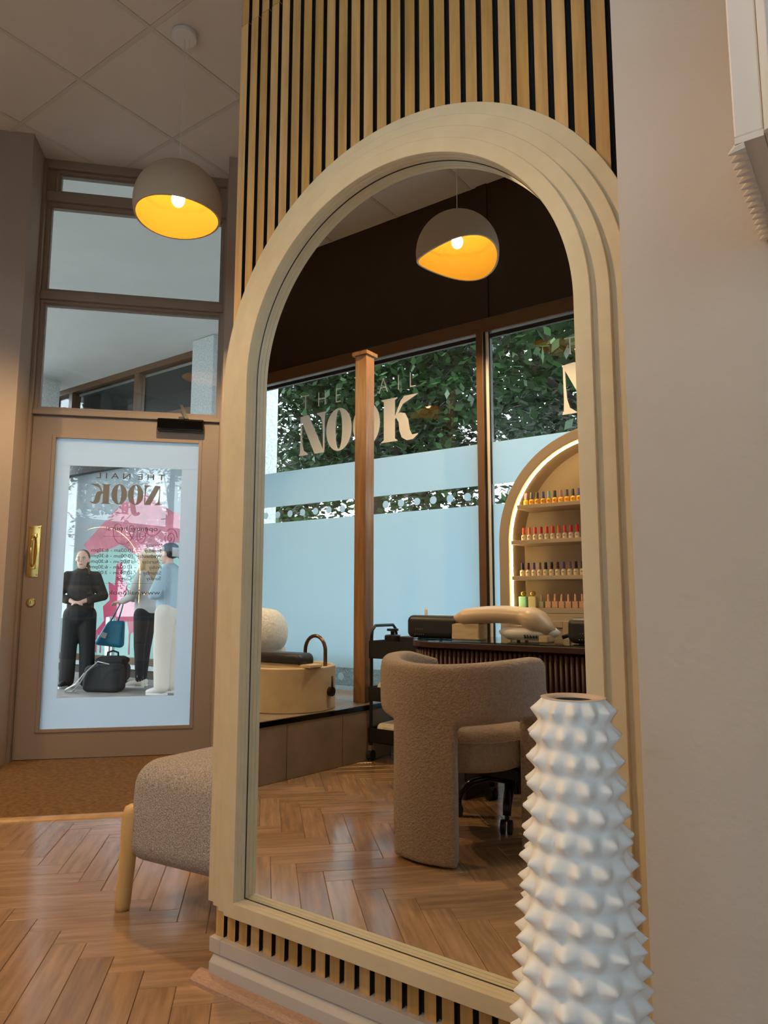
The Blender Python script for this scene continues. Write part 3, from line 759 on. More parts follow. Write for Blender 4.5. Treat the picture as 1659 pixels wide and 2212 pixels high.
def led_lamp(label, x, yv, w=.305, d=.20, h=.112, z=DZ):
    t = thing('nail_lamp', label, 'nail lamp', (x,ry(yv),z))
    P = [(-w/2+.0,0+.025)]
    q = G().rbox(-w/2,w/2,-d/2,d/2,.0,h,.045,6); obj('lamp_shell', q, M['white'], t, smooth=True)
    obj('lamp_mouth', G().rbox(-w/2-.002,w/2+.002,d/2-.05,d/2+.014,-.0+.001,h+.002,.046,6).xf(lambda p: Vector((p.x,p.y,max(p.z,.0005)))), M['blackpl'], t, smooth=True)
    q = G()
    for r_ in range(2):
        for i in range(4+r_): q.ell((-w*.30+i*.012-.004*r_,d/2+.0145,.040-.026*r_+.006),(.0016,.001,.0016),6,4)
    obj('led_dots', q, M['white'], t)
    return t
led_lamp('black-fronted nail lamp on the left end of the desk by the trolley', -.462, 1.87)
led_lamp('black-fronted nail lamp on the desk beside the ribbed shelf cabinet', .385, 1.86)
# arm rest
ar = thing('arm_rest', 'beige leather arched arm rest on wooden feet on the desk', 'arm rest', (-.105,ry(1.80),DZ))
def armz(x): 
    t = x/.25; return .092+.030*math.cos(t*1.45)-.03*max(0,t-.45)**2*6
pts = [(-.245+.49*i/24,0,armz(-.245+.49*i/24)) for i in range(25)]
rs = [.030*min(1,(.45+1.1*min(1,4*min(i,24-i)/24)))*(1.25 if i > 18 else 1) for i in range(25)]
obj('pad', G().tube(pts,[r*2.3 for r in rs],18,True,.60).xf(lambda p: p), M['beigeleather'], ar, smooth=True)
for sx,w_ in ((-.17,.075),(.225,.022)):
    obj('foot', G().rbox(sx-w_,sx+w_,-.045,.045,0,armz(sx)-.030,.008,2), M['ash'], ar)
dc = thing('dust_collector', 'white rounded dust collector under the arm rest', 'dust collector', (.015,ry(1.845),DZ))
obj('collector_body', G().lathe([(0,.008),(.10,.008),(.135,.03),(.14,.045),(.12,.062),(.06,.07),(0,.072)],36,cap=False).xf(lambda p: Vector((p.x*1.05,p.y*.75,p.z))), M['white'], dc, smooth=True)
q = G()
for i in range(5): q.box(.02+i*.012,.025+i*.012,.070-.002*i,.104-.004*i,.018,.034)
obj('vent_slot', q, M['blackpl'], dc)
for i in range(3): obj('rubber_foot', G().cyl((.07*math.cos(2.1*i),.05*math.sin(2.1*i),0),(.07*math.cos(2.1*i),.05*math.sin(2.1*i),.01),.008,n=10), M['rubber'], dc)
gb_ = thing('dropper_bottle', 'small clear dropper bottle with a black cap on the desk', 'bottle', (-.56,ry(1.99),DZ))
obj('flask', G().lathe([(0,0),(.03,0),(.032,.012),(.012,.03),(.010,.035)],20,cap=False), M['glass'], gb_, smooth=True)
obj('cap', G().lathe([(0,.03),(.0145,.03),(.0145,.075),(0,.075)],16,cap=False), M['blackpl'], gb_, smooth='auto')
cbl = tag(obj('power_cable', G().tube([(.16,ry(1.88),DZ+.02),(.20,ry(1.90),DZ+.035),(.25,ry(1.95),DZ+.02),(.30,ry(2.0),DZ+.006)],.009,8), M['rubber'], smooth=True), 'short black power cable behind the arm rest on the desk', 'cable')

# ============================================================ ARCHED DISPLAY CABINET
SX, SZ, RO, RN = .212, 1.235, .602, .545
YS0, YS1 = ry(2.37), ry(2.60)
cabn = thing('display_cabinet', 'taupe arched display cabinet with lit shelves of nail polish', 'cabinet', (SX,YS0,0))
def arch2(r, zb, n=48): return [(-r,zb)]+[(-r*math.cos(pi*i/n), SZ+r*math.sin(pi*i/n)) for i in range(n+1)]+[(r,zb)]
dep = YS1-YS0
obj('arch_surround', G().ring(arch2(RO,.84), arch2(RN,.868), 0, dep, 'y'), M['cabinet'], cabn, smooth='auto', bevel=.002)
obj('back_panel', G().prism(arch2(RN+.01,.86), dep+.012, dep-.002, 'y'), M['cabinet'], cabn)
obj('base_unit', G().box(-RO,RO,0,dep,0,.838), M['cabinet'], cabn, bevel=.002)
for i in range(3):
    q = G(); frame_rect(q,-RO+.03+i*.385,-RO+.03+i*.385+.37,.06,.80,.035,.001,.012)
    obj('door_moulding', q, M['cabinet'], cabn, bevel=.002)
obj('led_strip', G().tube([(-(RN-.006)*1.0,-.036,z) for z in (.875,1.0,1.12)]+[((RN-.006)*-math.cos(pi*i/40),-.036,SZ+(RN-.006)*math.sin(pi*i/40)) for i in range(41)]+[((RN-.006),-.036,z) for z in (1.12,1.0,.875)],.0026,6), M['led'], cabn)
SH = [1.437,1.240,1.042]
for z in SH:
    hwz = RN if z < SZ else math.sqrt(RN**2-(z-SZ)**2)
    obj('shelf', G().box(-hwz+.012,hwz-.012,-.012,dep+.012,z-.022,z), M['cabinet'], cabn, bevel=.0015)
# nail polish
def bottle(label, group, bodym, capm, kind=0):
    t = thing('nail_polish', label, 'nail polish', (0,0,0), 0, group)
    if kind == 0:
        obj('bottle', G().lathe([(0,0),(.0135,0),(.0145,.003),(.0145,.027),(.0125,.033),(.0065,.036),(.0065,.038)],14,cap=False), bodym, t, smooth=True)
        obj('cap', G().lathe([(0,.037),(.0085,.037),(.0092,.040),(.0080,.074),(.0,.0755)],12,cap=False), capm, t, smooth='auto')
        q = G(); q.ring(ellp(-.0028,.020,.0028,.0035,10),ellp(-.0028,.020,.0017,.0023,10),.0142,.0150,'y'); q.ring(ellp(.0028,.020,.0028,.0035,10),ellp(.0028,.020,.0017,.0023,10),.0142,.0150,'y')
        obj('monogram', q, M['vinylk'], t)
    else:
        obj('bottle', G().rbox(-.016,.016,-.011,.011,0,.036,.002,1), bodym, t)
        obj('cap', G().cyl((0,0,.036),(0,0,.074),.0065,.0065,10), capm, t, smooth='auto')
    return t
M['polamb'] = mat('amber_polish', (.80,.42,.05), .12); M['polcream'] = mat('cream_bottle', (.80,.70,.55), .25); M['polpink'] = mat('rose_gold', (.75,.45,.32), .25, .6); M['polpk'] = mat('blush_bottle', (.66,.42,.30), .3)
def capmat(n,c): return mat('cap_'+n, c, .25)
CAPN = {}
def capmat(n,c):
    m_ = mat('cap_'+n, c, .25); CAPN[m_] = n; return m_
CAPR = [capmat('coral',(.75,.10,.05)),capmat('salmon',(.78,.20,.10)),capmat('pink',(.75,.07,.10)),capmat('crimson',(.62,.03,.07)),capmat('red',(.72,.05,.04))]
CAPB = [capmat('navy',(.03,.03,.09)),capmat('plum',(.12,.03,.06)),capmat('indigo',(.09,.08,.30)),capmat('mauve',(.22,.14,.25)),capmat('ink',(.02,.02,.03))]
CAPM = [capmat('lilac',(.45,.25,.38)),capmat('steel blue',(.12,.14,.20)),capmat('slate',(.08,.10,.11)),capmat('violet',(.12,.12,.40)),capmat('aqua',(.25,.55,.62)),capmat('moss',(.06,.09,.06))]
def row(z, caps, bodym, label, group, x0, n, kind=0, dx=.0345):
    for k,cm in enumerate(caps):
        src = bottle(label % CAPN[cm] if cm in CAPN else label, group, bodym, cm, kind)
        idx = [i for i in range(n) if i%len(caps) == k]
        for j,i in enumerate(idx):
            l_ = (x0+i*dx, YS0-.075, z)
            if j == 0: src.location = l_
            else: dup(src, l_)
row(SH[0], CAPM, M['polamb'], 'amber nail polish bottle with %s cap on the top shelf', 'amber nail polish on the top shelf', -.255, 14)
row(SH[1], CAPR, M['polcream'], 'cream nail polish bottle with %s cap on the middle shelf', 'red-capped nail polish on the middle shelf', -.272, 15)
row(SH[2], CAPB, M['polcream'], 'cream nail polish bottle with %s cap on the lowest shelf', 'blue-capped nail polish on the lowest shelf', -.285, 15)
row(.868, [M['polpink']], M['polpk'], 'square blush bottle with rose gold cap on the cabinet ledge', 'square blush bottles on the cabinet ledge', -.135, 9, 1, .038)
for i,(x,c,nm) in enumerate(((-.325,(.35,.75,.55),'green'),(-.268,(.72,.70,.42),'yellow'))):
    lm = mat('liquid_'+nm, c, .15)
    t = thing('perfume_bottle', '%s liquid in a square glass bottle with gold stopper on the cabinet ledge' % nm, 'bottle', (SX+x-.17+.0,YS0-.075,.868))
    t.location = (SX+x-.17+.0, YS0-.075, .868)
    obj('flask', G().rbox(-.022,.022,-.018,.018,0,.062,.004,2), lm, t); obj('stopper', G().ell((0,0,.078),(.017,.017,.015),14,8), M['brass'], t, smooth=True)
for i in range(2):
    t = thing('pale_polish', 'pale green bottle with tall cap between the perfume and blush bottles', 'bottle', (-.235+i*.045+SX-.21,YS0-.10,.868), 0, 'pale green bottles on the cabinet ledge')
    obj('flask', G().rbox(-.017,.017,-.012,.012,0,.034,.003,1), mat('pale_green_%d'%i,(.62,.62,.42),.25), t); obj('cap', G().cyl((0,0,.034),(0,0,.072),.008,.007,10), M['polcream'], t, smooth='auto')
print('cabinet ok')

# ============================================================ BOUCLE CHAIR
ch = thing('boucle_chair', 'taupe boucle barrel chair with a T-shaped back pulled up to the desk', 'chair', (.012,ry(1.225),0))
# local +y points to the mirror (chair back); the opening faces the desk (-y)
q = G(); Rm = .280
def band(a0, a1, n, z0, z1, th, rm):
    V = []; F = []; sec = []
    for k in range(20):     # rounded-rectangle section
        t = 2*pi*k/20; cx_, cz_ = math.cos(t), math.sin(t)
        sx_ = math.copysign(abs(cx_)**.45, cx_); sz_ = math.copysign(abs(cz_)**.45, cz_); sec.append((sx_*th/2, sz_*(z1-z0)/2))
    for i in range(n+1):
        a = a0+(a1-a0)*i/n; e_ = min(1, 5.0*min(i,n-i)/n+.35) if True else 1
        dz = .012*math.cos(2*(a-pi/2))*-1
        for (s1,s2) in sec:
            r_ = rm+s1*e_; zc = (z0+z1)/2+s2*(.55+.45*e_)+dz*.8
            V.append((r_*math.cos(a),r_*math.sin(a),zc))
    m_ = len(sec)
    for i in range(n):
        for k in range(m_): F.append((i*m_+k,i*m_+(k+1)%m_,(i+1)*m_+(k+1)%m_,(i+1)*m_+k))
    F += [tuple(range(m_))[::-1], tuple(range(n*m_,(n+1)*m_))]
    return V, F
V,F = band(rad(-38),rad(218),48,.475,.690,.092,Rm); q.add(V,F)
# back panel leg: continues the curve of the band down to the floor
def panel(a0,a1,z0,z1,th,rm,n=10):
    V = []; F = []
    for i in range(n+1):
        a = a0+(a1-a0)*i/n
        for r_ in (rm-th/2,rm+th/2):
            for z in (z0,z1): V.append((r_*math.cos(a),r_*math.sin(a),z))
    for i in range(n):
        b = i*4; c_ = b+4
        F += [(b,b+1,c_+1,c_),(b+2,c_+2,c_+3,b+3),(b,c_,c_+2,b+2),(b+1,b+3,c_+3,c_+1)]
    F += [(0,2,3,1),(n*4,n*4+1,n*4+3,n*4+2)]
    return V,F
for (a,w_) in ((rad(90),.235),):
    V,F = panel(a-w_/2/Rm, a+w_/2/Rm, .006, .56, .085, Rm); q.add(V,F)
for a in (rad(-12),rad(192)):
    V,F = panel(a-.085/Rm, a+.085/Rm, .006, .56, .080, Rm); q.add(V,F)
obj('barrel_back', q, M['boucle'], ch, remesh=.011, sm=5)
obj('seat_cushion', G().lathe([(0,.285),(.19,.285),(.225,.30),(.235,.34),(.235,.385),(.222,.425),(.18,.442),(.09,.452),(0,.455)],48,cap=False).xf(lambda p: Vector((p.x,p.y-.03,p.z))), M['boucle'], ch, smooth=True)
obj('seat_piping', G().tube([(.2365*math.cos(2*pi*i/40),.2365*math.sin(2*pi*i/40)-.03,.398) for i in range(41)],.003,6), M['boucle'], ch, smooth=True)
obj('seat_bracket', G().box(-.22,.22,-.05,.0,.25,.284), M['black'], ch)
# swivel stool under the desk
st = thing('swivel_stool', 'black swivel stool on a five-star caster base tucked under the desk', 'stool', (.035,ry(1.63),0))
st.rotation_euler = (0,0,rad(-18))
obj('stool_seat', G().lathe([(0,.235),(.15,.235),(.165,.25),(.165,.275),(.15,.29),(0,.292)],32,cap=False), M['leather'], st, smooth='auto')
obj('gas_column', G().cyl((0,0,.10),(0,0,.24),.026,n=18), M['black'], st, smooth='auto')
obj('hub', G().lathe([(0,.10),(.05,.10),(.05,.165),(.035,.175),(0,.175)],24,cap=False), M['blackgl'], st, smooth='auto')
for i in range(5):
    a = 2*pi*i/5+rad(20); c_,s_ = math.cos(a),math.sin(a)
    obj('star_arm', G().tube([(c_*.03,s_*.03,.150),(c_*.12,s_*.12,.158),(c_*.19,s_*.19,.140),(c_*.232,s_*.232,.100),(c_*.243,s_*.243,.066)],[.026,.022,.020,.018,.016],12,True,.8), M['blackgl'], st, smooth=True)
    k_ = obj('caster', G().cyl((c_*.243,s_*.243,.045),(c_*.243,s_*.243,.072),.009,n=10), M['black'], st, smooth='auto')
    for sd in (-1,1):
        p0 = Vector((c_*.255-s_*sd*.006,s_*.255+c_*sd*.006,.027)); p1 = p0+Vector((-s_*sd*.016,c_*sd*.016,0))
        obj('wheel', G().cyl(p0,p1,.027,n=20), M['blackpl'], k_, smooth='auto')
print('furniture ok')

# ============================================================ OUTSIDE THE DOOR: covered passage and the shop across it
GZ = -.14
M['paving'] = mat('grey_paving', (.24,.225,.205), .85, var=(3,.18), bump=(40,.15))
M['soffit'] = mat('white_soffit', (.72,.76,.74), .9, var=(1.2,.04))
M['pebble'] = mat('white_pebbledash', (.62,.66,.66), .95, var=(40,.22), bump=(70,.9))
M['mint'] = mat('mint_backing', (.42,.66,.63), .6)
M['blush'] = mat('pale_blue_grey_backing', (.46,.50,.56), .6)
M['magenta'] = mat('magenta_print', (.60,.02,.12), .35)
M['pinkp'] = mat('pink_print', (.74,.20,.30), .5, var=(4,.25))
M['darkshop'] = mat('dark_shop_interior', (.05,.05,.05), .8)
g = G().box(-40,40,-40,40,GZ-.05,GZ-.012)
ground = struct(obj('floor_pavement', g, M['subfloor']))
slab = mesh_of('paving_slab', block_g(.592,.392,.012,.003)); slab.materials.append(M['paving'])
n_ = 0; gr = G(); bgs = block_g(.592,.392,.012,.003)
for j in range(-4,10):
    for i in range(-20,-3):
        x = i*.6+(.3 if j%2 else 0); y = 2.6+j*.4
        q = Vector((x,y,0))-DC
        if y < 6.0 and q.dot(NI) < -.30 and n_ < 170:
            o = child(ground,'paving_slab',slab); o.location = (x,y,GZ); n_ += 1
obj('paving_sheet', G().box(-30,30,-30,YW-.12,GZ-.012,GZ), M['paving'], ground)
obj('paving_sheet', G().box(-30,-12.4,YW-.12,20,GZ-.012,GZ), M['paving'], ground)
stp = struct(obj('floor_threshold', prism_sd([(-.6,.0),(.6,.0),(.6,-.42),(-.6,-.42)], GZ, -.012), M['paving'], bevel=.005))
YSHP = 5.567
# soffit, carried on unseen over the street side to shade the passage
struct(obj('ceiling_soffit', G().prism([(-11.0,-2.2),(-3.9,-2.2),(-3.9,.0),(-3.0,.6),(.5,3.0),(.5,5.9),(-11.0,5.9)], 4.66, 4.86), M['soffit']))
struct(obj('wall_lintel', prism_sd([(-3.0,.28),(3.2,.28),(3.2,-.09),(-3.0,-.09)], CEIL+.13, 4.9), M['soffit']))
shop = thing('shop_front', 'opposite shop front with brown frames, mint window and pink nail print', 'shop front', (-8.0,YSHP,GZ))
lx = lambda x: x+8.0
obj('plinth', G().box(-3.2,1.33,-.06,.10,0,.07), M['pebble'], shop)
obj('sill_rail', G().box(-3.2,1.33,-.07,.06,.07,.17), M['brown2'], shop, bevel=.004)
obj('mint_panel', G().box(-3.1,1.30,.02,.05,.17,1.86), M['mint'], shop)
obj('backing_panel', G().box(-3.1,1.30,.02,.05,1.86,3.20), M['blush'], shop)
obj('fascia', G().box(-3.2,1.33,-.10,.10,3.20,3.80), M['brown'], shop)
for x in (-2.55,1.20): obj('mullion', G().box(x,x+.12,-.05,.04,.17,3.20), M['brown2'], shop)
obj('shop_pane', G().box(-3.1,1.30,-.012,-.004,.17,3.20), M['glass'], shop)
obj('clerestory_rail', G().box(-3.2,1.33,-.08,.06,3.80,3.93), M['brown2'], shop)
obj('clerestory_rail', G().box(-3.2,1.33,-.08,.06,4.70,4.80), M['brown2'], shop)
for x in (-2.95,-2.3,-.40):
    obj('clerestory_post', G().box(x,x+.10,-.08,.06,3.93,4.70), M['brown2'], shop)
    obj('clerestory_pane', G().box(x+.10,min(x+1.80,1.3),.0,.008,3.93,4.70), M['glass'], shop)
obj('shop_back', G().box(-3.2,1.33,1.2,1.3,0,5.4), M['darkshop'], shop)
obj('shop_roof', G().box(-3.3,1.33,.12,1.3,4.80,5.0), M['darkshop'], shop)
obj('shop_end', G().box(-3.3,-3.2,-.05,1.3,0,4.8), M['darkshop'], shop)
# printed nail-polish artwork (flat print on the window)
def blob(pts, y, m, nm='print'):
    obj(nm, G().prism(pts, y, y+.001, 'y'), m, shop)
sw = [(-1.75,1.98),(-1.2,2.32),(-.7,2.62),(-.1,2.70),(.3,2.52),(.62,2.36),(1.05,2.30),(1.35,2.02),(1.12,1.86),(.62,1.92),(.12,1.72),(-.35,1.78),(-.7,1.95),(-1.1,1.86),(-1.5,1.80)]
blob(sw, .014, M['pinkp'], 'pink_swoosh')
rng = random.Random(3)
def drip(x,z0,z1,w):
    return [(x-w,z0),(x-w*.7,(z0+z1)/2),(x-w*.9,z1+w),(x,z1),(x+w*.9,z1+w),(x+w*.7,(z0+z1)/2),(x+w,z0)]
bodyp = [(-1.30,.52),(-1.05,.72),(-1.10,.95),(-.92,1.05),(-.98,1.35),(-.80,1.28),(-.78,1.62),(-.64,1.66),(-.60,1.30),(-.50,1.38),(-.46,1.12),(-.30,1.16),(-.22,1.42),(-.08,1.36),(-.06,1.02),(-.22,.86),(-.14,.62),(-.36,.52),(-.44,.74),(-.62,.60),(-.70,.36),(-.86,.52),(-1.0,.44)]
blob(bodyp, .0125, M['magenta'], 'polish_splash')
for x,z0,z1,w in ((-1.24,.54,.02+.12,.016),(-1.12,.52,.18,.014),(-.36,.60,.14,.016),(-.2,.66,.30,.014),(-.86,.55,.40,.03)): blob(drip(x,z0,max(z1,.2),w), .0118, M['magenta'], 'polish_drip')
obj('swirl_print', G().tube([(-.9+.22*math.cos(t*.5)*(1-t*.02)+.03*t,.012,2.1+.20*math.sin(t*.5)*(1-t*.02)) for t in range(40)],.006,5), M['magenta'], shop)
for x0,z0 in ((-.15,2.05),(.55,1.98),(.9,2.3)):
    obj('swirl_print', G().tube([(x0+(.16-.0045*t)*math.cos(t*.42),.012,z0+(.16-.0045*t)*math.sin(t*.42)) for t in range(32)],.005,5), M['magenta'], shop)
pc = thing('pebbledash_column', 'white pebbledash column at the far end of the covered passage', 'column', (-10.35,4.9,GZ)); obj('shaft', G().box(-.28,.28,-.28,.28,0,4.8), M['pebble'], pc); obj('plinth', G().box(-.32,.32,-.32,.32,0,.2), M['pebble'], pc)
pc2 = thing('pebbledash_pier', 'white pebbledash pier standing beside the clerestory windows', 'column', (-6.44,5.42,GZ)); obj('shaft', G().box(-.2,.25,-.2,.2,0,4.79), M['pebble'], pc2); obj('plinth', G().box(-.22,.29,-.24,.2,0,.2), M['pebble'], pc2)
struct(obj('wall_passage', G().box(-6.14,.8,YSHP-.05,YSHP+.2,GZ,4.66), M['pebble']))  # unseen wall, added to close off bright sky mirrored in the window glass
bo = thing('steel_bollard', 'stainless steel bollard with a black band before the shop window', 'bollard', (-8.02,5.02,GZ))
obj('tube', G().lathe([(0,0),(.07,0),(.07,.78),(.066,.80),(.0,.815)],28,cap=False), M['steel'], bo, smooth='auto'); obj('band', G().lathe([(.0715,.50),(.0715,.69)],28,cap=False), M['blackpl'], bo, smooth=True)

# ------------------------------------------------------------ people (local frame: facing +y, right hand side +x)
M['hairbr'] = mat('brown_hair', (.13,.075,.035), .5, bump=(60,.5,(30,30,4))); M['hairbl'] = mat('blonde_hair', (.48,.32,.15), .5, bump=(60,.5,(30,30,4))); M['hairdk'] = mat('dark_hair', (.035,.022,.014), .45)
M['clblack'] = mat('black_cloth', (.016,.016,.017), .85, bump=(20,.3)); M['clchar'] = mat('charcoal_sweatshirt', (.030,.027,.025), .9, bump=(25,.3)); M['clcream'] = mat('cream_jersey', (.62,.56,.48), .9, bump=(18,.3))
M['clblue'] = mat('pale_blue_cotton', (.36,.47,.54), .9, bump=(20,.3)); M['clgrey'] = mat('light_grey_fleece', (.50,.48,.46), .9, bump=(25,.4)); M['cap'] = mat('grey_blue_cap', (.12,.15,.18), .85)
M['teal'] = mat('teal_bag', (.012,.20,.32), .5, bump=(12,.4)); M['shoew'] = mat('white_sole', (.65,.63,.60), .6); M['lip'] = mat('lip', (.50,.17,.15), .5); M['eyew'] = mat('eye_white', (.75,.73,.70), .3); M['iris'] = mat('dark_iris', (.03,.02,.015), .2); M['brow'] = mat('brow', (.08,.045,.025), .8)
def head(q, c, f=1.0):
    c = Vector(c); q.ell(c+Vector((0,-.005,.03)),(.074,.092,.095),18,12); q.ell(c+Vector((0,.022,-.045)),(.055,.062,.07),16,10); q.ell(c+Vector((0,.046,-.085)),(.030,.030,.028),12,8)
    q.tube([c+Vector((0,.088,.025)),c+Vector((0,.106,-.018)),c+Vector((0,.098,-.026))],[.008,.014,.010],8); q.ell(c+Vector((0,.104,-.020)),(.014,.012,.011),8,6)
    for sx in (-1,1): q.ell(c+Vector((sx*.076,-.005,.0)),(.010,.020,.030),8,6); q.ell(c+Vector((sx*.035,.07,.0)),(.022,.018,.02),8,6)
def face(par, c):
    c = Vector(c)
    for sx in (-1,1):
        e = obj('eye', G().ell(c+Vector((sx*.030,.083,.012)),(.0125,.008,.007),10,6), M['eyew'], par, smooth=True); obj('iris', G().ell(c+Vector((sx*.030,.0895,.012)),(.0058,.003,.0058),8,6), M['iris'], e, smooth=True)
        obj('brow', G().tube([c+Vector((sx*.014,.093,.030)),c+Vector((sx*.032,.091,.035)),c+Vector((sx*.050,.078,.029))],[.003,.0042,.002],6), M['brow'], par)
    obj('mouth', G().ell(c+Vector((0,.088,-.055)),(.022,.008,.0075),12,6), M['lip'], par, smooth=True)
def hand(q, w, d, side=1, curl=.5):
    """palm + five fingers from the wrist w along direction d"""
    w = Vector(w); d = Vector(d).normalized(); s_ = d.cross(Vector((0,0,1))); s_ = s_.normalized() if s_.length > .1 else Vector((1,0,0)); n_ = s_.cross(d)
    q.tube([w,w+d*.03,w+d*.08],[.024,.036,.036],10,True,.5)
    for k in range(4):
        b = w+d*.078+s_*(-.027+.018*k); l = (.062,.072,.068,.052)[k]
        q.tube([b,b+d*l*.45-n_*.008*curl,b+d*l*.75-n_*.03*curl,b+d*l*.85-n_*.05*curl],[.0095,.009,.008,.007],7)
    b = w+d*.025+s_*(-.030*side); q.tube([b,b+d*.03-s_*.028*side,b+d*.06-s_*.030*side-n_*.01],[.012,.011,.008],7)
def legs(q, hip, k, an, r=(.085,.062,.045)):
    q.caps(hip,k,r[0],r[1]); q.caps(k,an,r[1],r[2])
def shoe(par, an, d, m, nm='shoe'):
    an = Vector(an); d = Vector(d).normalized(); s_ = Vector((-d.y,d.x,0)); q = G()
    q.tube([Vector((an.x,an.y,.05))-d*.05,Vector((an.x,an.y,.055))+d*.02,Vector((an.x,an.y,.045))+d*.11,Vector((an.x,an.y,.035))+d*.175],[.040,.046,.042,.022],12,True,.85)
    o = obj(nm, q, m, par, remesh=.009, sm=2)
    pts = [Vector((an.x,an.y,0))+d*(.055+.125*math.cos(2*pi*i/18))+s_*(.044*math.sin(2*pi*i/18)) for i in range(18)]
    obj('sole', G().prism([(p.x,p.y) for p in pts],.001,.024), M['shoew'], o)
# person A: black sweatshirt, facing the camera
pa = thing('person', 'person in a black sweatshirt and loose black trousers standing with hands clasped', 'person', (-6.78,3.76,GZ), rad(-132))
q = G(); hc = (0,.02,1.54); head(q,hc); q.caps((0,0,1.36),(0,.01,1.47),.050,.046); q.caps((0,0,1.0),(0,0,1.32),.10,.11)
for sx in (-1,1):
    q.caps((sx*.15,0,1.33),(sx*.23,.02,1.10),.042,.036); q.caps((sx*.23,.02,1.10),(sx*.06,.19,1.03),.035,.026); hand(q,(sx*.06,.19,1.03),(-sx*.8,.35,-.15),sx)
    legs(q,(sx*.085,0,.88),(sx*.10,.01,.47),(sx*.11,0,.09))
obj('body', q, M['pink'], pa, remesh=.0085, sm=3); face(pa,hc)
q = G(); q.caps((0,0,.90),(0,0,1.16),.150,.150); q.caps((0,0,1.16),(0,0,1.33),.155,.125); q.caps((-.13,0,1.345),(.13,0,1.345),.062)
for sx in (-1,1): q.caps((sx*.15,0,1.34),(sx*.245,.015,1.10),.068,.062); q.caps((sx*.245,.015,1.10),(sx*.12,.155,1.045),.060,.046)
q.xf(lambda p: Vector((p.x*1.06,p.y*.95,p.z)))
obj('sweatshirt', q, M['clchar'], pa, remesh=.012, sm=5)
q = G(); q.caps((0,0,.86),(0,0,.96),.148,.140)
for sx in (-1,1): q.caps((sx*.085,0,.87),(sx*.105,.01,.47),.112,.094); q.caps((sx*.105,.01,.47),(sx*.115,0,.08),.094,.090)
obj('trousers', q, M['clblack'], pa, remesh=.012, sm=5)
q = G(); q.ell((0,-.012,1.585),(.084,.098,.090),18,12); q.ell((0,-.03,1.53),(.080,.075,.09),16,10)
for i in range(9): q.ell((-.075-.008*math.sin(i),.02+.05*min(1,i/3),1.46-.045*i),(.022,.022,.030),8,6)
q2 = G()
obj('hair', q.xf(lambda p: Vector((p.x,min(p.y,.062+.02*(p.z-1.5)) if p.z > 1.47 else p.y,p.z))), M['hairbr'], pa, remesh=.008, sm=2)
for sx in (-1,1): shoe(pa,(sx*.115,0,.08),(sx*.25,1,0),M['clblack'])
# person B: blonde, light jacket, black leggings (partly hidden), facing left
pb = thing('person', 'long-haired blonde person in a light grey jacket and black leggings holding a blue bag', 'person', (-6.14,4.24,GZ), rad(112))
q = G(); hc = (0,.03,1.56); head(q,hc); q.caps((0,0,1.38),(0,.01,1.49),.048,.044); q.caps((0,0,1.0),(0,0,1.32),.10,.11)
q.caps((-.14,0,1.34),(-.20,.06,1.10),.04,.034); q.caps((-.20,.06,1.10),(-.12,.27,1.03),.034,.024); hand(q,(-.12,.27,1.03),(.2,1,-.1),-1,.9)
q.caps((.14,0,1.34),(.20,.08,1.10),.04,.034); q.caps((.20,.08,1.10),(.05,.27,1.06),.034,.024); hand(q,(.05,.27,1.06),(-.3,1,-.25),1,.9)
legs(q,(-.08,0,.88),(-.085,.01,.48),(-.09,-.01,.09)); legs(q,(.08,0,.88),(.085,.03,.48),(.09,.05,.09))
obj('body', q, M['pink'], pb, remesh=.0085, sm=3); face(pb,hc)
q = G(); q.caps((0,0,.93),(0,0,1.16),.135,.135); q.caps((0,0,1.16),(0,0,1.34),.140,.115); q.caps((-.12,0,1.35),(.12,0,1.35),.060)
q.caps((-.15,0,1.34),(-.215,.06,1.10),.062,.058); q.caps((-.215,.06,1.10),(-.13,.235,1.035),.056,.040); q.caps((.15,0,1.34),(.215,.08,1.10),.062,.058); q.caps((.215,.08,1.10),(.08,.24,1.06),.056,.040)
obj('jacket', q, M['clgrey'], pb, remesh=.012, sm=5)
q = G(); q.caps((0,0,.88),(0,0,.95),.128,.124); q.caps((-.08,0,.87),(-.085,.01,.48),.098,.068); q.caps((-.085,.01,.48),(-.09,-.01,.09),.066,.046); q.caps((.08,0,.87),(.085,.03,.48),.098,.068); q.caps((.085,.03,.48),(.09,.05,.09),.066,.046)
obj('leggings', q, M['clblack'], pb, remesh=.011, sm=4)
q = G(); q.ell((0,-.01,1.60),(.084,.098,.090),18,12); q.tube([(0,-.05,1.56),(.0,-.075,1.42),(.03,-.06,1.25),(.05,-.05,1.12)],[.085,.095,.080,.035],14); q.tube([(-.06,.0,1.54),(-.085,.05,1.38),(-.08,.09,1.2)],[.03,.035,.015],10)
obj('hair', q.xf(lambda p: Vector((p.x,min(p.y,.066) if p.z > 1.48 else p.y,p.z))), M['hairbl'], pb, remesh=.009, sm=2)
shoe(pb,(-.09,-.01,.08),(0,1,0),M['clcream']); shoe(pb,(.09,.05,.08),(.1,1,0),M['clcream'])
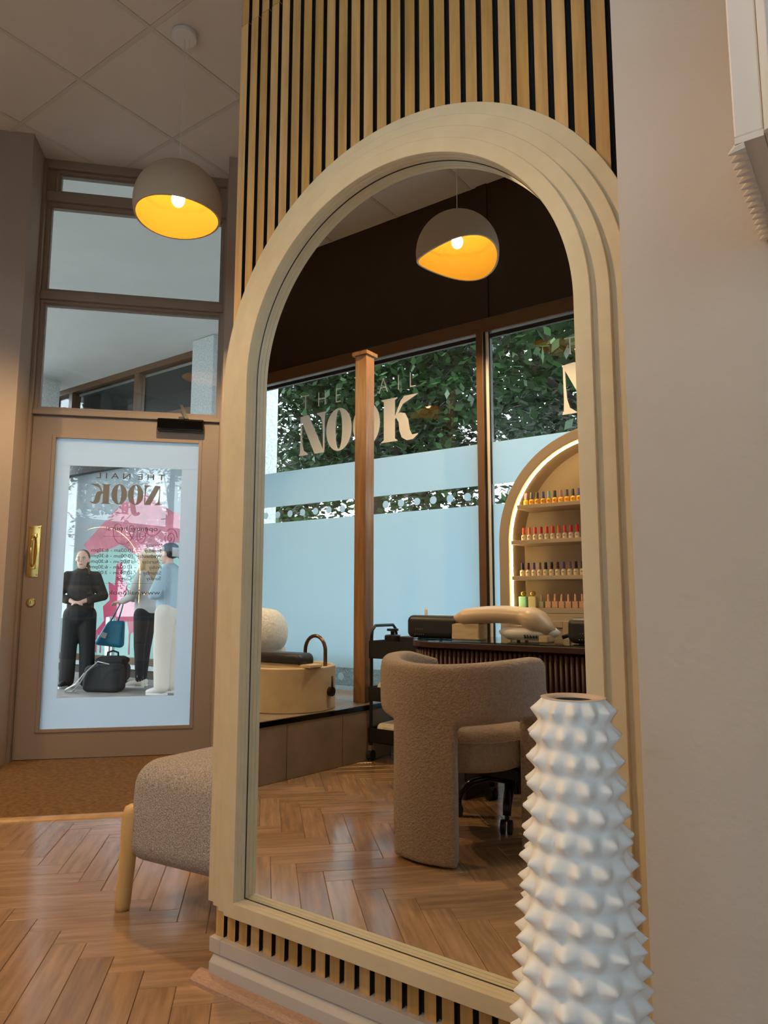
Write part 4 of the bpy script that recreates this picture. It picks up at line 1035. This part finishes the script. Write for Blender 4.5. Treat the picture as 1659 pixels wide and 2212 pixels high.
# person C: cap, pale shirt, cream joggers, arms folded, facing left
pcn = thing('person', 'person in a grey cap, pale blue shirt and cream joggers with folded arms', 'person', (-5.36,3.98,GZ), rad(118))
q = G(); hc = (0,.04,1.575); head(q,(0,.04,1.575)); q.caps((0,0,1.40),(0,.015,1.51),.050,.046); q.caps((0,0,1.0),(0,0,1.34),.10,.11)
for sx in (-1,1):
    q.caps((sx*.15,0,1.36),(sx*.22,.07,1.12),.042,.036); q.caps((sx*.22,.07,1.12),(-sx*.04,.20,1.10+.02*sx),.035,.026); hand(q,(-sx*.04,.20,1.10+.02*sx),(-sx,.05,.1),sx,.6); legs(q,(sx*.085,0,.90),(sx*.095,.01,.48),(sx*.10,0,.09))
obj('body', q, M['pink'], pcn, remesh=.0085, sm=3); face(pcn,hc)
q = G(); q.caps((0,0,.98),(0,0,1.18),.145,.150); q.caps((0,0,1.18),(0,0,1.36),.150,.122); q.caps((-.13,0,1.37),(.13,0,1.37),.062)
for sx in (-1,1): q.caps((sx*.155,0,1.36),(sx*.235,.07,1.12),.070,.064); q.caps((sx*.235,.07,1.12),(sx*.04,.19,1.10),.060,.048)
sh_ = obj('shirt', q, M['clblue'], pcn, remesh=.012, sm=5)
obj('collar', G().lathe([(.062,1.405),(.075,1.425),(.064,1.465),(.056,1.46)],20,cap=False).xf(lambda p: Vector((p.x,p.y+.01,p.z))), M['clcream'], sh_, smooth=True)
q = G(); q.caps((0,0,.90),(0,0,1.0),.142,.138)
for sx in (-1,1): q.caps((sx*.085,0,.90),(sx*.10,.01,.48),.118,.100); q.caps((sx*.10,.01,.48),(sx*.105,0,.10),.098,.088)
obj('joggers', q, M['clcream'], pcn, remesh=.012, sm=5)
q = G(); q.ell((0,-.01,1.60),(.083,.095,.080),18,12); q.tube([(0,-.10,1.56),(0,-.15,1.53),(.0,-.165,1.45),(0,-.15,1.40)],[.03,.04,.035,.012],12)
obj('hair', q.xf(lambda p: Vector((p.x,min(p.y,.05),p.z))), M['hairdk'], pcn, remesh=.009, sm=2)
q = G().lathe([(.0885,1.605),(.0905,1.635),(.080,1.675),(.05,1.70),(0,1.71)],24,cap=False).xf(lambda p: Vector((p.x,p.y*1.12+.005,p.z)))
cpo = obj('cap', q, M['cap'], pcn, smooth=True); obj('peak', G().prism([(-.072,.06),(-.055,.14),(0,.175),(.055,.14),(.072,.06),(0,.10)],1.612,1.620), M['cap'], cpo)
for sx in (-1,1): shoe(pcn,(sx*.10,0,.08),(sx*.1,1,0),M['shoew'])
# bags
tb = thing('shoulder_bag', 'blue cloth bag hanging from the blonde person\'s hand', 'bag', (-6.72,4.14,GZ+.50))
q = G().rbox(-.19,.19,-.06,.06,.0,.34,.05,4); q.xf(lambda p: Vector((p.x*(1-.45*p.z/.34)+.25*p.z,p.y*(1-.3*p.z/.34),p.z+.25*max(0,-p.x)*(1-p.z/.34)-.05)))
obj('bag_body', q, M['teal'], tb, remesh=.012, sm=6)
for sx in (-1,1): obj('strap', G().tube([(.04+sx*.05,0,.24),(.11+sx*.03,0,.42),(.18,.02,.64)],[.02,.016,.012],8,True,.4), M['teal'], tb, smooth=True)
obj('patch', G().add([(-.09,-.066,.09),(-.02,-.070,.07),(.0,-.066,.135),(-.07,-.062,.155)],[(0,1,2,3)]), M['shoew'], tb)
tb.rotation_euler = (0,0,rad(35))
bk = thing('camera_bag', 'black holdall with a carry handle stacked on another black bag', 'bag', (-6.46,4.03,GZ+.001), rad(32))
q = G().rbox(-.17,.17,-.10,.10,0,.37,.05,4).xf(lambda p: Vector((p.x*(1-.12*p.z),p.y,p.z))); q.rbox(-.182,.182,-.112,.112,.28,.35,.03,3); obj('bag_body', q, M['clblack'], bk, remesh=.014, sm=4)
obj('handle', G().tube([(-.07,0,.35),(-.065,0,.41),(0,0,.43),(.065,0,.41),(.07,0,.35)],.012,8), M['clblack'], bk, smooth=True)
tg = thing('tote_bag', 'black tote bag with a pale webbing strap lying on the paving', 'bag', (-6.10,3.70,GZ+.001), rad(25))
q = G().rbox(-.24,.22,-.12,.12,0,.30,.06,4).xf(lambda p: Vector((p.x*(1-.35*p.z),p.y,p.z+.10*max(0,p.x)*(p.z/.3)))); obj('bag_body', q, M['clblack'], tg, remesh=.014, sm=5)
obj('strap', G().tube([(.10,-.10,.32),(-.02,-.13,.35),(-.14,-.15,.24),(-.22,-.16,.10),(-.30,-.16,.012),(-.40,-.16,.012),(-.36,-.20,.04),(-.24,-.20,.10),(-.16,-.17,.22)],[.022]*9,8,True,.3), M['clgrey'], tg, smooth=True)
gb2 = thing('duffel_bag', 'low black duffel bag beside the feet of the person in black', 'bag', (-7.0,4.35,GZ+.001), rad(30))
obj('bag_body', G().rbox(-.26,.26,-.12,.12,0,.24,.07,4), M['clblack'], gb2, remesh=.014, sm=3); obj('strap', G().tube([(-.2,-.13,.10),(-.1,-.16,.02),(.1,-.16,.015),(.2,-.13,.1)],.012,8), M['clblack'], gb2, smooth=True)

# ============================================================ STREET SIDE: trees beyond the shop window
M['leaf'] = mat('lime_leaf', (.030,.075,.018), .45, isl_rand=.55, spec=.6); M['bark'] = mat('bark', (.07,.05,.035), .9, var=(8,.3), bump=(12,.8))
def tree(label, x, y, h, rx, rz, n, seed, zc):
    t = thing('street_tree', label, 'tree', (x,y,GZ), 0, None); R_ = random.Random(seed)
    obj('trunk', G().tube([(0,0,0),(.05,.0,h*.3),(-.05,.05,h*.55),(.0,.0,h*.85)],[.20,.17,.13,.05],12), M['bark'], t, smooth=True)
    for k in range(6):
        a = k*1.05+seed; obj('branch', G().tube([(0,0,h*.40),(math.cos(a)*rx*.35,math.sin(a)*rx*.35,h*.52),(math.cos(a)*rx*.75,math.sin(a)*rx*.75,h*.62+.3*(k%3))],[.08,.05,.015],8), M['bark'], t, smooth=True)
    V = []; F = []
    cl = [(Vector((R_.gauss(0,1),R_.gauss(0,1),R_.gauss(0,1))).normalized()*R_.uniform(.45,1)) for _ in range(90)]
    for i in range(n):
        c_ = cl[R_.randrange(len(cl))]; p = Vector((c_.x*rx,c_.y*rx,zc+c_.z*rz))+Vector((R_.gauss(0,.30),R_.gauss(0,.30),R_.gauss(0,.24)))
        if p.z < 1.0: continue
        s_ = R_.uniform(.055,.10); u = Vector((R_.gauss(0,1),R_.gauss(0,1),R_.gauss(0,.5))).normalized(); w_ = u.cross(Vector((R_.gauss(0,.5),R_.gauss(0,.5),1))).normalized()
        k = len(V); V += [tuple(p-u*s_), tuple(p+w_*s_*.55-u*s_*.1), tuple(p+u*s_), tuple(p-w_*s_*.55-u*s_*.1)]; F.append((k,k+1,k+2,k+3))
    me = bpy.data.meshes.new('foliage'); me.from_pydata(V,[],F); obj('foliage', me, M['leaf'], t, kind='stuff')
tree('lime tree whose crown fills the pane behind the lettering by the wooden post', -5.4, -8.0, 7.5, 2.5, 2.9, 24000, 1, 4.6)
tree('lime tree whose crown fills the pane behind the lit display cabinet', -1.2, -7.4, 7.5, 2.5, 2.8, 24000, 2, 4.6)
tree('lime tree farther along the street past the pebbledash gatepost', -10.2, -10.2, 8.5, 3.2, 3.2, 22000, 5, 5.0)
tree('lime tree beyond the right hand panes of the shop window', 3.2, -8.0, 7.5, 2.5, 2.7, 9000, 8, 4.8)
tree('tall lime tree standing behind the two nearer street trees', -4.4, -13.5, 10.0, 4.2, 4.0, 20000, 9, 5.8)
tree('lime tree at the open end of the covered passage', -16.0, -1.2, 8.0, 3.2, 3.4, 22000, 12, 4.2)
sp = thing('gate_pier', 'white pebbledash gatepost standing close outside the shop window', 'column', (-3.53,YW-.62,GZ)); obj('shaft', G().box(-.16,.16,-.3,.3,0,3.2), M['pebble'], sp); obj('cap', G().box(-.19,.19,-.33,.33,3.2,3.28), M['pebble'], sp)
lw = thing('low_wall', 'low white pebbledash wall running outside the shop window', 'low wall', (0,YW-.55,GZ)); obj('wall_body', G().box(-2.9,3.6,-.1,.1,0,.62), M['pebble'], lw); obj('coping', G().box(-2.9,3.6,-.13,.13,.62,.68), M['pebble'], lw)
print('outside ok')
